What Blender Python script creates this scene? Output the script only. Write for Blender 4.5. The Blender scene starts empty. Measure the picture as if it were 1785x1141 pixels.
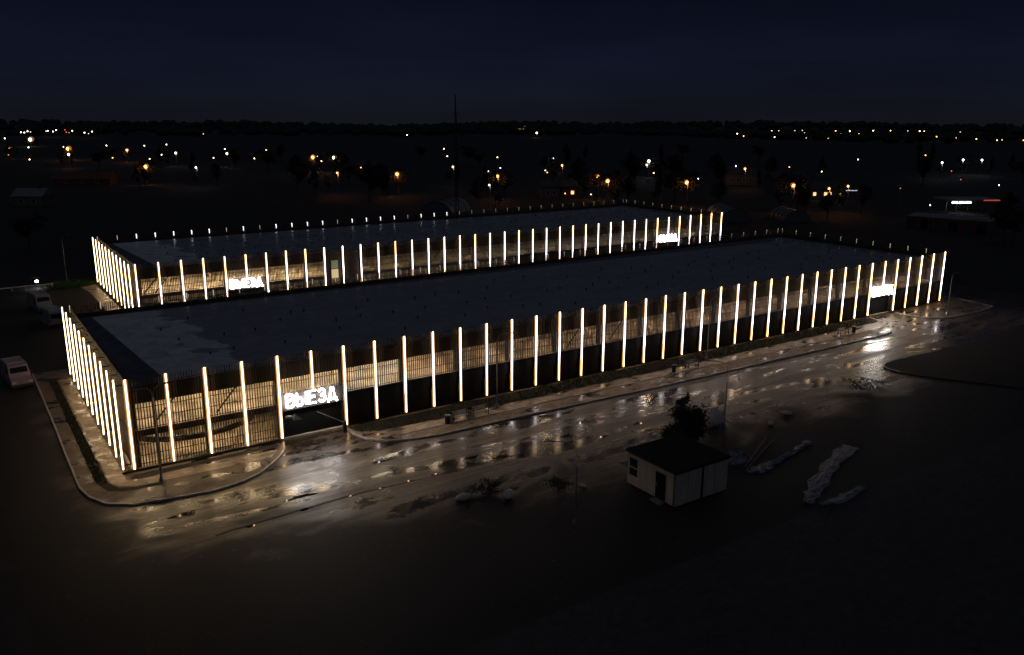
import bpy, math, random
import numpy as np
from mathutils import Matrix, Vector
R = random.Random(7)
SC = bpy.context.scene
# ------------------------------------------------------------------ camera
CF, CX, CY, CZ, PITCH, YAW, ROLL = 1482.59, -10.045, -68.706, 27.992, 0.2488, 0.5908, 0.0031
camd = bpy.data.cameras.new('camera'); cam = bpy.data.objects.new('camera', camd)
SC.collection.objects.link(cam); SC.camera = cam
camd.sensor_width = 36; camd.lens = CF/1785*36; camd.clip_start = .5; camd.clip_end = 20000
_F = Vector((math.sin(YAW)*math.cos(PITCH), math.cos(YAW)*math.cos(PITCH), -math.sin(PITCH)))
_R = Vector((math.cos(YAW), -math.sin(YAW), 0)); _U = _R.cross(_F)
_R2 = _R*math.cos(ROLL)+_U*math.sin(ROLL); _U2 = -_R*math.sin(ROLL)+_U*math.cos(ROLL)
M = Matrix((( _R2.x, _U2.x, -_F.x), (_R2.y, _U2.y, -_F.y), (_R2.z, _U2.z, -_F.z))).to_4x4()
cam.matrix_world = Matrix.Translation((CX, CY, CZ)) @ M
# ------------------------------------------------------------------ world, night sky
W = bpy.data.worlds.new('World'); SC.world = W; W.use_nodes = True
wn, wl = W.node_tree.nodes, W.node_tree.links
wn.clear()
wo = wn.new('ShaderNodeOutputWorld'); bg = wn.new('ShaderNodeBackground')
tc = wn.new('ShaderNodeTexCoord'); sx = wn.new('ShaderNodeSeparateXYZ'); rp = wn.new('ShaderNodeValToRGB')
wl.new(tc.outputs['Generated'], sx.inputs[0]); wl.new(sx.outputs['Z'], rp.inputs[0])
SKY = [(0.0, (.0062, .0068, .0105)), (.02, (.0060, .0074, .0138)), (.055, (.0050, .0070, .0168)), (.13, (.0029, .0038, .0100)), (.2, (.010, .012, .020)), (.45, (.017, .020, .031))]  # above the view the sky is made brighter to light the roof
el = rp.color_ramp.elements
while len(el) < len(SKY): el.new(.5)
for e, (p, c) in zip(el, SKY): e.position = p; e.color = (*c, 1)
nz = wn.new('ShaderNodeTexNoise'); nz.inputs['Scale'].default_value = 3.5; nz.inputs['Detail'].default_value = 6
mp = wn.new('ShaderNodeMapping'); mp.inputs['Scale'].default_value = (1, 1, 5)
wl.new(tc.outputs['Generated'], mp.inputs[0]); wl.new(mp.outputs[0], nz.inputs['Vector'])
mr = wn.new('ShaderNodeMapRange'); mr.inputs[1].default_value = .3; mr.inputs[2].default_value = .7; mr.inputs[3].default_value = .8; mr.inputs[4].default_value = 1.2
wl.new(nz.outputs['Fac'], mr.inputs[0])
vm = wn.new('ShaderNodeVectorMath'); vm.operation = 'SCALE'
wl.new(rp.outputs[0], vm.inputs[0]); wl.new(mr.outputs[0], vm.inputs['Scale']); wl.new(vm.outputs[0], bg.inputs[0])
bg.inputs[1].default_value = 1.0; wl.new(bg.outputs[0], wo.inputs[0])
# faint fill light added behind the camera to lift ground and cabin
sd = bpy.data.lights.new('fill_sun', 'SUN'); sd.energy = .042; sd.angle = math.radians(4); sd.color = (.95, .97, 1)
so = bpy.data.objects.new('fill_sun', sd); SC.collection.objects.link(so)
so.rotation_euler = (math.radians(42), 0, math.radians(-20))
vs = SC.view_settings; vs.view_transform = 'Standard'; vs.look = 'None'; vs.exposure = 0; vs.gamma = 1
cy = SC.cycles; cy.use_denoising = True; cy.max_bounces = 5; cy.diffuse_bounces = 2; cy.glossy_bounces = 3
cy.sample_clamp_indirect = 4; cy.caustics_reflective = False; cy.caustics_refractive = False
# ------------------------------------------------------------------ helpers
class MB:
    def __init__(s): s.v = []; s.f = []; s.smooth = False
    def box(s, x0, x1, y0, y1, z0, z1):
        n = len(s.v)
        s.v += [(x0,y0,z0),(x1,y0,z0),(x1,y1,z0),(x0,y1,z0),(x0,y0,z1),(x1,y0,z1),(x1,y1,z1),(x0,y1,z1)]
        s.f += [tuple(n+i for i in q) for q in ((0,3,2,1),(4,5,6,7),(0,1,5,4),(1,2,6,5),(2,3,7,6),(3,0,4,7))]
        return s
    def tube(s, pts, r, k=6):
        pts = [Vector(p) for p in pts]; rs = r if isinstance(r, (list, tuple)) else [r]*len(pts); n = len(s.v)
        for i, p in enumerate(pts):
            d = (pts[min(i+1, len(pts)-1)] - pts[max(i-1, 0)]).normalized()
            a = d.orthogonal().normalized() if abs(d.z) < .95 else Vector((1, 0, 0)); a = (a - d*a.dot(d)).normalized(); b = d.cross(a)
            for j in range(k):
                t = 2*math.pi*(j+.5)/k; s.v.append(tuple(p + (a*math.cos(t)+b*math.sin(t))*rs[i]))
        for i in range(len(pts)-1):
            for j in range(k):
                q = n+i*k; s.f.append((q+j, q+(j+1) % k, q+k+(j+1) % k, q+k+j))
        s.f.append(tuple(n+j for j in range(k))[::-1]); s.f.append(tuple(n+(len(pts)-1)*k+j for j in range(k)))
        return s
    def prism(s, poly, z0, z1):
        n = len(s.v); m = len(poly)
        s.v += [(x, y, z0) for x, y in poly] + [(x, y, z1) for x, y in poly]
        s.f.append(tuple(range(n, n+m))[::-1]); s.f.append(tuple(range(n+m, n+2*m)))
        for i in range(m):
            j = (i+1) % m; s.f.append((n+i, n+j, n+m+j, n+m+i))
        return s
    def yprism(s, prof, y0, y1):            # profile in x,z pulled along y
        n = len(s.v); m = len(prof)
        s.v += [(x, y0, z) for x, z in prof] + [(x, y1, z) for x, z in prof]
        s.f.append(tuple(range(n, n+m))); s.f.append(tuple(range(n+m, n+2*m))[::-1])
        for i in range(m):
            j = (i+1) % m; s.f.append((n+j, n+i, n+m+i, n+m+j))
        return s
    def sheet(s, poly, z):
        n = len(s.v); s.v += [(x, y, z) for x, y in poly]; s.f.append(tuple(range(n, n+len(poly)))); return s
    def quad(s, a, b, c, d):
        n = len(s.v); s.v += [a, b, c, d]; s.f.append((n, n+1, n+2, n+3)); return s
    def ball(s, c, r, k=8, m=6, jit=0, rnd=R):
        n = len(s.v); rx, ry, rz = r if isinstance(r, (tuple, list)) else (r, r, r)
        for i in range(1, m):
            a = math.pi*i/m
            for j in range(k):
                t = 2*math.pi*j/k; q = 1+rnd.uniform(-jit, jit)
                s.v.append((c[0]+rx*q*math.sin(a)*math.cos(t), c[1]+ry*q*math.sin(a)*math.sin(t), c[2]+rz*q*math.cos(a)))
        top = len(s.v); s.v.append((c[0], c[1], c[2]+rz)); s.v.append((c[0], c[1], c[2]-rz))
        for i in range(m-2):
            for j in range(k):
                q = n+i*k; s.f.append((q+j, q+k+j, q+k+(j+1) % k, q+(j+1) % k))
        for j in range(k):
            s.f.append((top, n+j, n+(j+1) % k)); q = n+(m-2)*k; s.f.append((top+1, q+(j+1) % k, q+j))
        return s
    def mesh(s, name, mat):
        me = bpy.data.meshes.new(name); me.from_pydata(s.v, [], s.f); me.materials.append(mat)
        if s.smooth: me.polygons.foreach_set('use_smooth', [True]*len(me.polygons))
        me.update(); return me
def link(name, me, parent=None, loc=(0, 0, 0), rz=0):
    o = bpy.data.objects.new(name, me); SC.collection.objects.link(o); o.location = loc; o.rotation_euler.z = rz
    if parent: o.parent = parent
    return o
def part(name, mb, mat, parent=None, loc=(0, 0, 0), rz=0): return link(name, mb.mesh(name, mat), parent, loc, rz)
def thing(name, label, cat, loc=(0, 0, 0), rz=0, group=None):
    return tag(link(name, None, None, loc, rz), label, cat, group)
def tag(o, label, cat, group=None):
    o['label'] = label; o['category'] = cat
    if group: o['group'] = group
    return o
def struct(name, mb, mat, kind='structure', label=None):
    o = part(name, mb, mat); o['kind'] = kind
    if label: o['label'] = label
    return o
def kids(o): return [c for c in bpy.data.objects if c.parent == o]
def copy_tree(o, loc, rz, label, group=None):
    def rec(a, par):
        c = a.copy(); SC.collection.objects.link(c)
        if par: c.parent = par
        for ch in TREE.get(a.name, ()): rec(ch, c)
        return c
    TREE = {}
    for q in bpy.data.objects:
        if q.parent: TREE.setdefault(q.parent.name, []).append(q)
    c = rec(o, None); c.location = loc; c.rotation_euler.z = rz; c['label'] = label
    if group: c['group'] = group
    return c
# ------------------------------------------------------------------ materials
def mat(name, col, rough=.6, metal=0, var=.25, scale=3, bump=0, spec=.5, stretch=(1, 1, 1), col2=None, coat=0):
    m = bpy.data.materials.new(name); m.use_nodes = True; n, l = m.node_tree.nodes, m.node_tree.links
    b = n['Principled BSDF']; b.inputs['Roughness'].default_value = rough; b.inputs['Metallic'].default_value = metal
    b.inputs['Specular IOR Level'].default_value = spec
    t = n.new('ShaderNodeTexCoord'); mp = n.new('ShaderNodeMapping'); mp.inputs['Scale'].default_value = stretch
    nz = n.new('ShaderNodeTexNoise'); nz.inputs['Scale'].default_value = scale; nz.inputs['Detail'].default_value = 6
    l.new(t.outputs['Object'], mp.inputs[0]); l.new(mp.outputs[0], nz.inputs['Vector'])
    r = n.new('ShaderNodeValToRGB'); r.color_ramp.elements[0].position = .3; r.color_ramp.elements[1].position = .7
    c2 = col2 or tuple(min(1, c*(1+var)) for c in col); c1 = tuple(c*(1-var) for c in col) if not col2 else col
    r.color_ramp.elements[0].color = (*c1, 1); r.color_ramp.elements[1].color = (*c2, 1)
    l.new(nz.outputs['Fac'], r.inputs[0]); l.new(r.outputs[0], b.inputs['Base Color'])
    if bump:
        bp = n.new('ShaderNodeBump'); bp.inputs['Strength'].default_value = bump; bp.inputs['Distance'].default_value = .05
        l.new(nz.outputs['Fac'], bp.inputs['Height']); l.new(bp.outputs[0], b.inputs['Normal'])
    return m
def vary(m, s):
    n, l = m.node_tree.nodes, m.node_tree.links; oi = n.new('ShaderNodeObjectInfo'); q = n.new('ShaderNodeMapRange')
    q.inputs[3].default_value = s*.62; q.inputs[4].default_value = s*1.12; l.new(oi.outputs['Random'], q.inputs[0]); l.new(q.outputs[0], n['Principled BSDF'].inputs['Emission Strength']); return m
def emit(name, col, s):
    m = bpy.data.materials.new(name); m.use_nodes = True; n, l = m.node_tree.nodes, m.node_tree.links
    b = n['Principled BSDF']; b.inputs['Base Color'].default_value = (.5, .5, .5, 1)
    b.inputs['Emission Color'].default_value = (*col, 1); b.inputs['Emission Strength'].default_value = s
    return m
def wet(name, dry, wetc, pudscale, stretch, lo, hi, rwet, rdry, bump=.3, streak=0, mud_and_fade=None):
    """ground with puddles: smooth dark wet pools among rougher paler dry surface"""
    m = bpy.data.materials.new(name); m.use_nodes = True; n, l = m.node_tree.nodes, m.node_tree.links
    b = n['Principled BSDF']; t = n.new('ShaderNodeTexCoord')
    def noise(sc, det, st=(1, 1, 1), dist=0):
        mp = n.new('ShaderNodeMapping'); mp.inputs['Scale'].default_value = st
        z = n.new('ShaderNodeTexNoise'); z.inputs['Scale'].default_value = sc; z.inputs['Detail'].default_value = det; z.inputs['Distortion'].default_value = dist
        l.new(t.outputs['Object'], mp.inputs[0]); l.new(mp.outputs[0], z.inputs['Vector']); return z.outputs['Fac']
    def rng(s, a, b_, c, d):
        r = n.new('ShaderNodeMapRange'); r.inputs[1].default_value = a; r.inputs[2].default_value = b_; r.inputs[3].default_value = c; r.inputs[4].default_value = d
        l.new(s, r.inputs[0]); return r.outputs[0]
    def mth(op, a, b_):
        q = n.new('ShaderNodeMath'); q.operation = op
        for i, v in enumerate((a, b_)):
            if isinstance(v, (int, float)): q.inputs[i].default_value = v
            else: l.new(v, q.inputs[i])
        return q.outputs[0]
    pud = rng(noise(pudscale, 7, stretch, .6), lo, hi, 0, 1)
    fine = noise(9, 8); mid = noise(1.1, 5, (1, 1.6, 1), 1.0); st = noise(1.0, 4, (.09, 2.2, 1), .3)
    mx = n.new('ShaderNodeMix'); mx.data_type = 'RGBA'; l.new(pud, mx.inputs[0])
    mx.inputs[6].default_value = (*dry, 1); mx.inputs[7].default_value = (*wetc, 1)
    f = mth('MULTIPLY', rng(fine, .3, .7, .8, 1.2), rng(mid, .3, .7, .55, 1.45))
    if streak: f = mth('MULTIPLY', f, rng(st, .35, .65, 1-streak, 1+streak))
    sc = n.new('ShaderNodeVectorMath'); sc.operation = 'SCALE'; l.new(mx.outputs[2], sc.inputs[0]); l.new(f, sc.inputs['Scale'])
    l.new(sc.outputs[0], b.inputs['Base Color'])
    ro = mth('ADD', rng(pud, 0, 1, rdry, rwet), rng(mid, .35, .65, -.05, .07))
    if mud_and_fade:                                     # mud at the yard side; also paints the lit road's fade to dark
        s_ = n.new('ShaderNodeSeparateXYZ'); l.new(t.outputs['Object'], s_.inputs[0]); big = noise(.16, 5, (1, 1.4, 1), .8)
        k1 = rng(mth('ADD', s_.outputs['X'], rng(big, .3, .7, -2, 2)), -5.0, -1.5, 0, 1)
        line = mth('ADD', s_.outputs['Y'], mth('MULTIPLY', mth('MINIMUM', s_.outputs['X'], 22), .35))
        k2 = rng(mth('ADD', line, rng(big, .3, .7, -4, 4)), -15.2, -10.6, 0, 1)
        k3 = rng(mth('ADD', s_.outputs['X'], rng(big, .3, .7, -8, 8)), 122, 108, 0, 1)
        k = mth('MULTIPLY', mth('MULTIPLY', k1, k2), k3)
        x2 = n.new('ShaderNodeMix'); x2.data_type = 'RGBA'; l.new(k, x2.inputs[0]); x2.inputs[6].default_value = (*mud_and_fade, 1); l.new(sc.outputs[0], x2.inputs[7]); l.new(x2.outputs[2], b.inputs['Base Color'])
        x3 = n.new('ShaderNodeMix'); l.new(k, x3.inputs[0]); x3.inputs[2].default_value = .72; l.new(ro, x3.inputs[3]); ro = x3.outputs[0]
    l.new(ro, b.inputs['Roughness'])
    bp = n.new('ShaderNodeBump'); bp.inputs['Distance'].default_value = .02
    bs = rng(pud, 0, 1, bump, bump*.12); l.new(bs, bp.inputs['Strength'])
    h = mth('ADD', fine, mth('MULTIPLY', st if streak else mid, .8)); l.new(h, bp.inputs['Height']); l.new(bp.outputs[0], b.inputs['Normal'])
    return m
m_ground = wet('dark_ground', (.011, .011, .009), (.006, .006, .006), .25, (1, 1, 1), .5, .7, .75, .9, .5)
m_yard = wet('yard_mud', (.045, .043, .042), (.030, .029, .028), .5, (.6, 1.6, 1), .45, .75, .6, .85, .7)
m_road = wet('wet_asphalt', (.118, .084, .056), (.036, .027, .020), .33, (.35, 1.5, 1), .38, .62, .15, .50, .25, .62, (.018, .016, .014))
m_leftroad = wet('dark_asphalt', (.018, .016, .014), (.012, .011, .010), .3, (1, .4, 1), .45, .6, .6, .8, .3)
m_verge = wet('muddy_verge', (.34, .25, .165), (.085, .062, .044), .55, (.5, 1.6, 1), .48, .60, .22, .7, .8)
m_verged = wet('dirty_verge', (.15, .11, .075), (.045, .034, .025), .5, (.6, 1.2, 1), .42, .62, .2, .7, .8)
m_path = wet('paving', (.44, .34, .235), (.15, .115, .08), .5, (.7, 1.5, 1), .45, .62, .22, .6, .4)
m_soil = mat('black_soil', (.016, .014, .011), .9, bump=.8, scale=4)
m_pale = wet('dry_asphalt_edge', (.22, .18, .14), (.09, .075, .06), .4, (.25, 2, 1), .5, .65, .2, .6, .3, .25)
m_kerb = mat('kerb_concrete', (.46, .42, .37), .5, var=.3, scale=2)
m_grass = mat('lit_grass', (.03, .09, .012), .7, var=.4)
m_turf = mat('turf_blades', (.03, .045, .012), .8, var=.4)
m_slat = mat('slat_brown', (.085, .066, .052), .5, var=.3, scale=.7, stretch=(9, 9, .6))
m_band = mat('parapet_brown', (.060, .041, .028), .6, var=.25, scale=.5)
m_addedbacking = mat('added_sign_backing', (.035, .03, .028), .7)
m_dark = mat('unlit_opening', (.006, .0055, .005), .85, spec=.2)
m_frame = mat('dark_steel', (.035, .033, .032), .45, metal=.4)
m_house = mat('strip_housing', (.30, .19, .10), .6, var=.08)
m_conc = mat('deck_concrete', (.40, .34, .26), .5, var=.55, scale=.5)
m_unseenwall = mat('unseen_inner_wall', (.48, .42, .32), .7, var=.12)
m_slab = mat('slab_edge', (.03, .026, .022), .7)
L_W, L_C = 9.0, 9.5
e_warm = emit('strip_warm', (1, .69, .37), L_W); e_warm2 = emit('strip_warm_deep', (1, .62, .27), L_W*.85)
e_cool = emit('strip_cool', (.95, .87, .94), L_C)
for _m, _s in ((e_warm, L_W), (e_warm2, L_W*.8), (e_cool, L_C)): vary(_m, _s)
e_back = vary(emit('strip_back', (1, .82, .58), .45), .45)
e_back2 = emit('strip_back_bright', (.95, .95, 1), 2.2)
e_sign = emit('sign_white', (1, .92, .86), 26)
e_ceilw = emit('ceiling_warm', (1, .72, .40), 82); e_ceiln = emit('ceiling_neutral', (1, .82, .58), 110); e_ceild = emit('ceiling_dim', (1, .66, .38), 150)
e_ceilb = emit('ceiling_bright', (1, .72, .40), 130)
# ------------------------------------------------------------------ ground
def terr(x, y):
    r = math.hypot(x-60, y-20)
    if r < 170: return 0.0
    f = min(1, max(0, (r-900)/1500)); return -(r-170)*.0108+f*(7*math.sin(x*.0021+1.3)+5*math.sin(x*.0052-y*.0031)+3*math.sin(x*.011+y*.004))
g = MB(); rings = [0, 60, 120, 170, 230, 300, 400, 550, 750, 1000, 1400, 1900, 2600, 3400, 4300, 5200]; K = 120
for r in rings:
    for j in range(K):
        t = 2*math.pi*j/K; x, y = 60+r*math.cos(t), 20+r*math.sin(t); g.v.append((x, y, terr(x, y)-.002+(R.uniform(-2, 2) if r > 900 else 0)))
for i in range(len(rings)-1):
    for j in range(K):
        q = i*K; g.f.append((q+j, q+K+j, q+K+(j+1) % K, q+(j+1) % K))
struct('ground', g, m_ground)
def wob(pts, a=.35, step=1.2, closed=True, seed=1):
    rr = random.Random(seed); o = []; n = len(pts)
    for i in range(n if closed else n-1):
        p, q = Vector(pts[i]), Vector(pts[(i+1) % n]); k = max(1, int((q-p).length/step))
        for j in range(k):
            v = p.lerp(q, j/k); o.append((v.x+rr.uniform(-a, a), v.y+rr.uniform(-a, a)))
    return o
struct('side_road', MB().sheet([(-34, -60), (-9, -60), (-9, 120), (-34, 120)], .0035), m_leftroad)
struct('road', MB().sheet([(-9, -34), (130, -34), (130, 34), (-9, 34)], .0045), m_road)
struct('yard', MB().sheet(wob([(-9, -62), (150, -62), (150, -33), (-9, -33)], .2, 4, True, 5), .0025), m_yard)
# raised verges round the front building, each a real step
vl = [(-4, 34), (-3.95, 14.5), (-4, 7.8), (-4, 3.8), (-4, -.7), (-3.65, -2.8), (-2.8, -4.7), (-1.2, -5.9), (1.9, -6.45), (4.3, -6.75), (6.7, -6.3), (8.3, -5.4), (9.5, -4.3), (10.7, -3.0), (11.5, -1.7), (11.9, -.3)]
vm_ = [(18.0, -.3), (18.0, -1.8), (18.5, -3.6), (19.6, -4.8), (21.5, -5.6), (24, -6.05), (27.5, -6.1), (31.3, -6.1), (36, -6.3), (42.7, -6.5), (49.5, -6.75), (60, -6.85), (70.2, -6.9), (82.5, -6.9), (89.5, -6.9), (91.5, -6.6), (93.2, -5.6), (95, -3.8), (96.0, -2.2), (96.2, -.3)]
vr = [(102.3, -.3), (102.6, -3), (103.6, -5.2), (105.5, -6.2), (112, -6.6), (118, -6.0), (119, 0), (119, 33)]
ZV = .11
for nm, pl, close in (('verge', vl, [(11.9, 1.0), (.5, 1.0), (.5, 34)]), ('verge', vm_, [(96.2, 1.0), (18.0, 1.0)]), ('verge', vr, [(113.5, 33), (113.5, 1.0), (102.3, 1.0)])):
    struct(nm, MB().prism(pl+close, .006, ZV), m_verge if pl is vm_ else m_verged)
def offset(pl, d):
    o = []
    for i, p in enumerate(pl):
        a, b = Vector(pl[max(i-1, 0)]), Vector(pl[min(i+1, len(pl)-1)]); t = (b-a).normalized(); nrm = Vector((-t.y, t.x)); o.append((p[0]+nrm.x*d, p[1]+nrm.y*d))
    return o
def ribbon(pl, d0, d1, z0, z1):
    a, b = offset(pl, d0), offset(pl, d1); m = MB()
    for i in range(len(pl)-1):
        n = len(m.v)
        for z in (z0, z1):
            m.v += [(*a[i], z), (*b[i], z), (*b[i+1], z), (*a[i+1], z)]
        m.f += [(n+4, n+7, n+6, n+5), (n, n+3, n+7, n+4), (n+1, n+5, n+6, n+2)]
        if i == 0: m.f.append((n, n+4, n+5, n+1))
        if i == len(pl)-2: m.f.append((n+3, n+2, n+6, n+7))
    return m
for pl in (vl, vm_, vr): struct('kerb', ribbon(pl, -.16, -.003, .006, .15), m_kerb)
zp = ZV+.004
# dark planting bed against the wall, paved path, inner kerb
struct('planting_bed', MB().sheet([(18.05, -.02), (96.15, -.02), (95.9, -1.6)]+wob([(95.0, -2.45), (60, -2.85), (40, -2.7), (26, -2.7), (19.5, -2.3)], .16, .8, False, 12)+[(18.3, -1.4)][::-1], zp), m_soil)
struct('planting_bed', MB().sheet([(-.2, -.5), (11.5, -.5), (11.2, -1.1), (2.5, -1.3), (0, -1.5), (-.6, -1.2)][::-1], zp), m_soil)
struct('planting_bed', MB().sheet([(-2.2, 30), (-2.9, 30), (-2.95, 2), (-2.9, -.8), (-2.4, -2.6), (-1.4, -3.3), (-.4, -3.5), (1.4, -3.6), (1.4, -3.0), (-.5, -2.9), (-1.6, -2.4), (-2.1, -1.0)], zp), m_soil)
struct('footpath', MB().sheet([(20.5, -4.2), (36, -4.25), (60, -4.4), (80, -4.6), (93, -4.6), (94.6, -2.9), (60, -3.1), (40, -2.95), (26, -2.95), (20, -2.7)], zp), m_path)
struct('footpath', MB().sheet([(-2.0, 30), (-2.0, -.8), (-1.5, -2.1), (-.4, -2.7), (3, -2.9), (10, -3.0), (11.1, -1.6), (2.5, -1.45), (-.2, -1.7), (-.85, -1.2), (-.85, 30)], zp), m_path)
struct('path_edge', ribbon([(20.5, -4.35), (36, -4.42), (60, -4.55), (80, -4.75), (92.5, -4.75)], 0, .1, ZV, ZV+.05), m_kerb)
struct('dry_road_edge', MB().sheet(wob([(34, -6.75), (36, -7.3), (60, -8.5), (80, -8.8), (92, -8.6), (98, -6), (100, -1.5), (97.5, -1.2), (96.6, -3), (93.8, -6.2), (91, -7.3), (60, -7.2), (45, -6.95)], .12, 1.5, True, 8), .008), m_pale)
isl = [(112, -14.0), (100, -14.9), (88.9, -15.1), (82, -14.7), (79.2, -14.6), (77.4, -14.8), (76.3, -15.5), (75.9, -16.5), (75.9, -17.8), (76.5, -19.7), (79, -24), (84, -32)][::-1]
struct('verge', MB().prism(isl+[(112, -32)], .006, ZV), m_soil)
struct('kerb', ribbon(isl[3:9], -.16, -.003, .006, .15), m_kerb)
# gutter seam along the road: narrow dark drain with standing water
m_water = mat('standing_water', (.01, .01, .01), .03, var=.1)
struct('gutter', MB().sheet(wob([(2.5, -13.75), (12.8, -13.05), (19.8, -13.45), (28, -13.5), (28, -13.62), (19.8, -13.62), (12.8, -13.28), (2.5, -14.0)], .05, .6, True, 4), .009), m_soil)
for i, x in enumerate([4.9, 8.9, 12.8, 15.2, 17.5, 19.8, 26.5]):
    yy = -13.9+(x-4.9)*.1 if x < 12 else -13.25; c = []
    for k in range(12):
        t = 2*math.pi*k/12; q = R.uniform(.7, 1.2); c.append((x+.38*q*math.cos(t), yy+.16*q*math.sin(t)))
    struct('puddle', MB().sheet(c, .013), m_water)
for (x, y, a, b_) in [(17.4, -8.6, 1.0, .2), (9.5, -11.3, 1.2, .25), (37, -10.6, .8, .2), (41, -13.6, .5, .25), (36.2, -14.4, .5, .2), (33.5, -12.4, .6, .2), (1.5, -9.5, .9, .3), (24, -12, .6, .2), (105, -10.5, 1.5, .3), (98, -12.2, 1.0, .3)]:
    c = []
    ph = R.uniform(0, 6)
    for k in range(36):
        t = 2*math.pi*k/36; q = 1+.28*math.sin(3*t+ph)+.15*math.sin(7*t+2*ph)+R.uniform(-.06, .06); c.append((x+a*q*math.cos(t), y+b_*q*math.sin(t)))
    struct('puddle', MB().sheet(c, .0125), m_water)
# ------------------------------------------------------------------ parking building
S = 3.0; LX, LY = 114.0, 30.85; ZT, ZB = 7.82, .40
def roof_mat(name):
    m = bpy.data.materials.new(name); m.use_nodes = True; n, l = m.node_tree.nodes, m.node_tree.links; b = n['Principled BSDF']
    t = n.new('ShaderNodeTexCoord'); s = n.new('ShaderNodeSeparateXYZ'); l.new(t.outputs['Object'], s.inputs[0])
    nz = n.new('ShaderNodeTexNoise'); nz.inputs['Scale'].default_value = .28; nz.inputs['Detail'].default_value = 7; l.new(t.outputs['Object'], nz.inputs['Vector'])
    a = n.new('ShaderNodeMath'); a.operation = 'MULTIPLY_ADD'; l.new(nz.outputs['Fac'], a.inputs[0]); a.inputs[1].default_value = -16; a.inputs[2].default_value = 16.5
    c = n.new('ShaderNodeMath'); c.operation = 'SUBTRACT'; l.new(a.outputs[0], c.inputs[0]); l.new(s.outputs['X'], c.inputs[1])
    r = n.new('ShaderNodeMapRange'); l.new(c.outputs[0], r.inputs[0]); r.inputs[1].default_value = -.3; r.inputs[2].default_value = .3
    w = n.new('ShaderNodeMapRange'); l.new(nz.outputs['Fac'], w.inputs[0]); w.inputs[1].default_value = .40; w.inputs[2].default_value = .62; w.inputs[3].default_value = .16; w.inputs[4].default_value = .42
    mr_ = n.new('ShaderNodeMix'); l.new(r.outputs[0], mr_.inputs[0]); l.new(w.outputs[0], mr_.inputs[2]); mr_.inputs[3].default_value = .55
    l.new(mr_.outputs[0], b.inputs['Roughness'])
    mc = n.new('ShaderNodeMix'); mc.data_type = 'RGBA'; l.new(r.outputs[0], mc.inputs[0]); mc.inputs[6].default_value = (.25, .245, .25, 1); mc.inputs[7].default_value = (.60, .59, .60, 1)
    br = n.new('ShaderNodeTexBrick'); br.inputs['Scale'].default_value = 1; br.inputs['Brick Width'].default_value = 10; br.inputs['Row Height'].default_value = 2; br.inputs['Mortar Size'].default_value = .03
    br.inputs['Color1'].default_value = (1, 1, 1, 1); br.inputs['Color2'].default_value = (.84, .84, .84, 1); br.inputs['Mortar'].default_value = (.42, .42, .42, 1); l.new(t.outputs['Object'], br.inputs['Vector'])
    mm = n.new('ShaderNodeMix'); mm.data_type = 'RGBA'; mm.blend_type = 'MULTIPLY'; mm.inputs[0].default_value = 1; l.new(mc.outputs[2], mm.inputs[6]); l.new(br.outputs['Color'], mm.inputs[7]); n2 = n.new('ShaderNodeTexNoise'); n2.inputs['Scale'].default_value = .55; n2.inputs['Detail'].default_value = 8; n2.inputs['Distortion'].default_value = 1.2; l.new(t.outputs['Object'], n2.inputs['Vector'])
    r2 = n.new('ShaderNodeMapRange'); r2.inputs[1].default_value = .35; r2.inputs[2].default_value = .65; r2.inputs[3].default_value = .82; r2.inputs[4].default_value = 1.15; l.new(n2.outputs['Fac'], r2.inputs[0])
    s2 = n.new('ShaderNodeVectorMath'); s2.operation = 'SCALE'; l.new(mm.outputs[2], s2.inputs[0]); l.new(r2.outputs[0], s2.inputs['Scale']); l.new(s2.outputs[0], b.inputs['Base Color'])
    bp = n.new('ShaderNodeBump'); bp.inputs['Strength'].default_value = .08; bp.inputs['Distance'].default_value = .05; l.new(nz.outputs['Fac'], bp.inputs['Height']); l.new(bp.outputs[0], b.inputs['Normal'])
    return m
m_roof = roof_mat('wet_membrane')
m_roofshade = mat('roof_edge_shade', (.07, .07, .08), .6, var=.6, scale=.8)
def slat_mesh(z0, z1, zr, n=14, w=.07, d=.045, seed=0):
    rr = random.Random(seed); m = MB()
    for k in range(n):
        x = (k+.5)*S/n; j = rr.uniform(-.012, .012); m.box(x-w/2+j, x+w/2+j, 0, d, z0+rr.uniform(-.02, .02), z1+rr.uniform(-.03, .03))
    for z in zr: m.box(.01, S-.01, d+.001, d+.04, z, z+.05)
    return m
rails_up = [3.55, 4.35, 5.25, 7.2]
SL_full = [slat_mesh(.35, 7.72, [.6, 1.3, 2.2]+rails_up, seed=i).mesh('slat_screen', m_slat) for i in range(2)]
SL_top = [slat_mesh(3.42, 7.72, rails_up, seed=5+i).mesh('slat_screen', m_slat) for i in range(2)]
SL_gate = [slat_mesh(4.25, 7.72, [5.25, 7.2], seed=9+i).mesh('slat_screen', m_slat) for i in range(2)]
SL_back = slat_mesh(5.5, 7.72, [7.2], n=14, seed=15).mesh('slat_screen', m_slat)
def tub(z0, z1, mt, w=.056): return MB().tube([(0, -.09, z0), (0, -.09, z1)], w, 8).mesh('tube', mt)
HOUS = MB().box(-.18, .18, 0, .05, ZB-.05, ZT).mesh('light_strip', m_house)
HOUS_M = MB().box(-.18, .18, 0, .05, ZB-.05, 2.22).box(-.12, .12, .004, .05, 2.221, 5.699).box(-.18, .18, 0, .05, 5.70, ZT).mesh('light_strip', m_house)  # housing plate, widened at its ends to stand for the strip's warm halo
HOUS_L = MB().box(-.07, .07, 0, .05, ZB-.05, ZT).mesh('light_strip', m_house)
HOUS_S = MB().box(-.18, .18, 0, .05, 4.45, ZT).mesh('light_strip', m_house)
HOUS_B = MB().box(-.05, .05, 0, .04, ZB-.05, ZT-.75).mesh('light_strip', m_frame)
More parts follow.
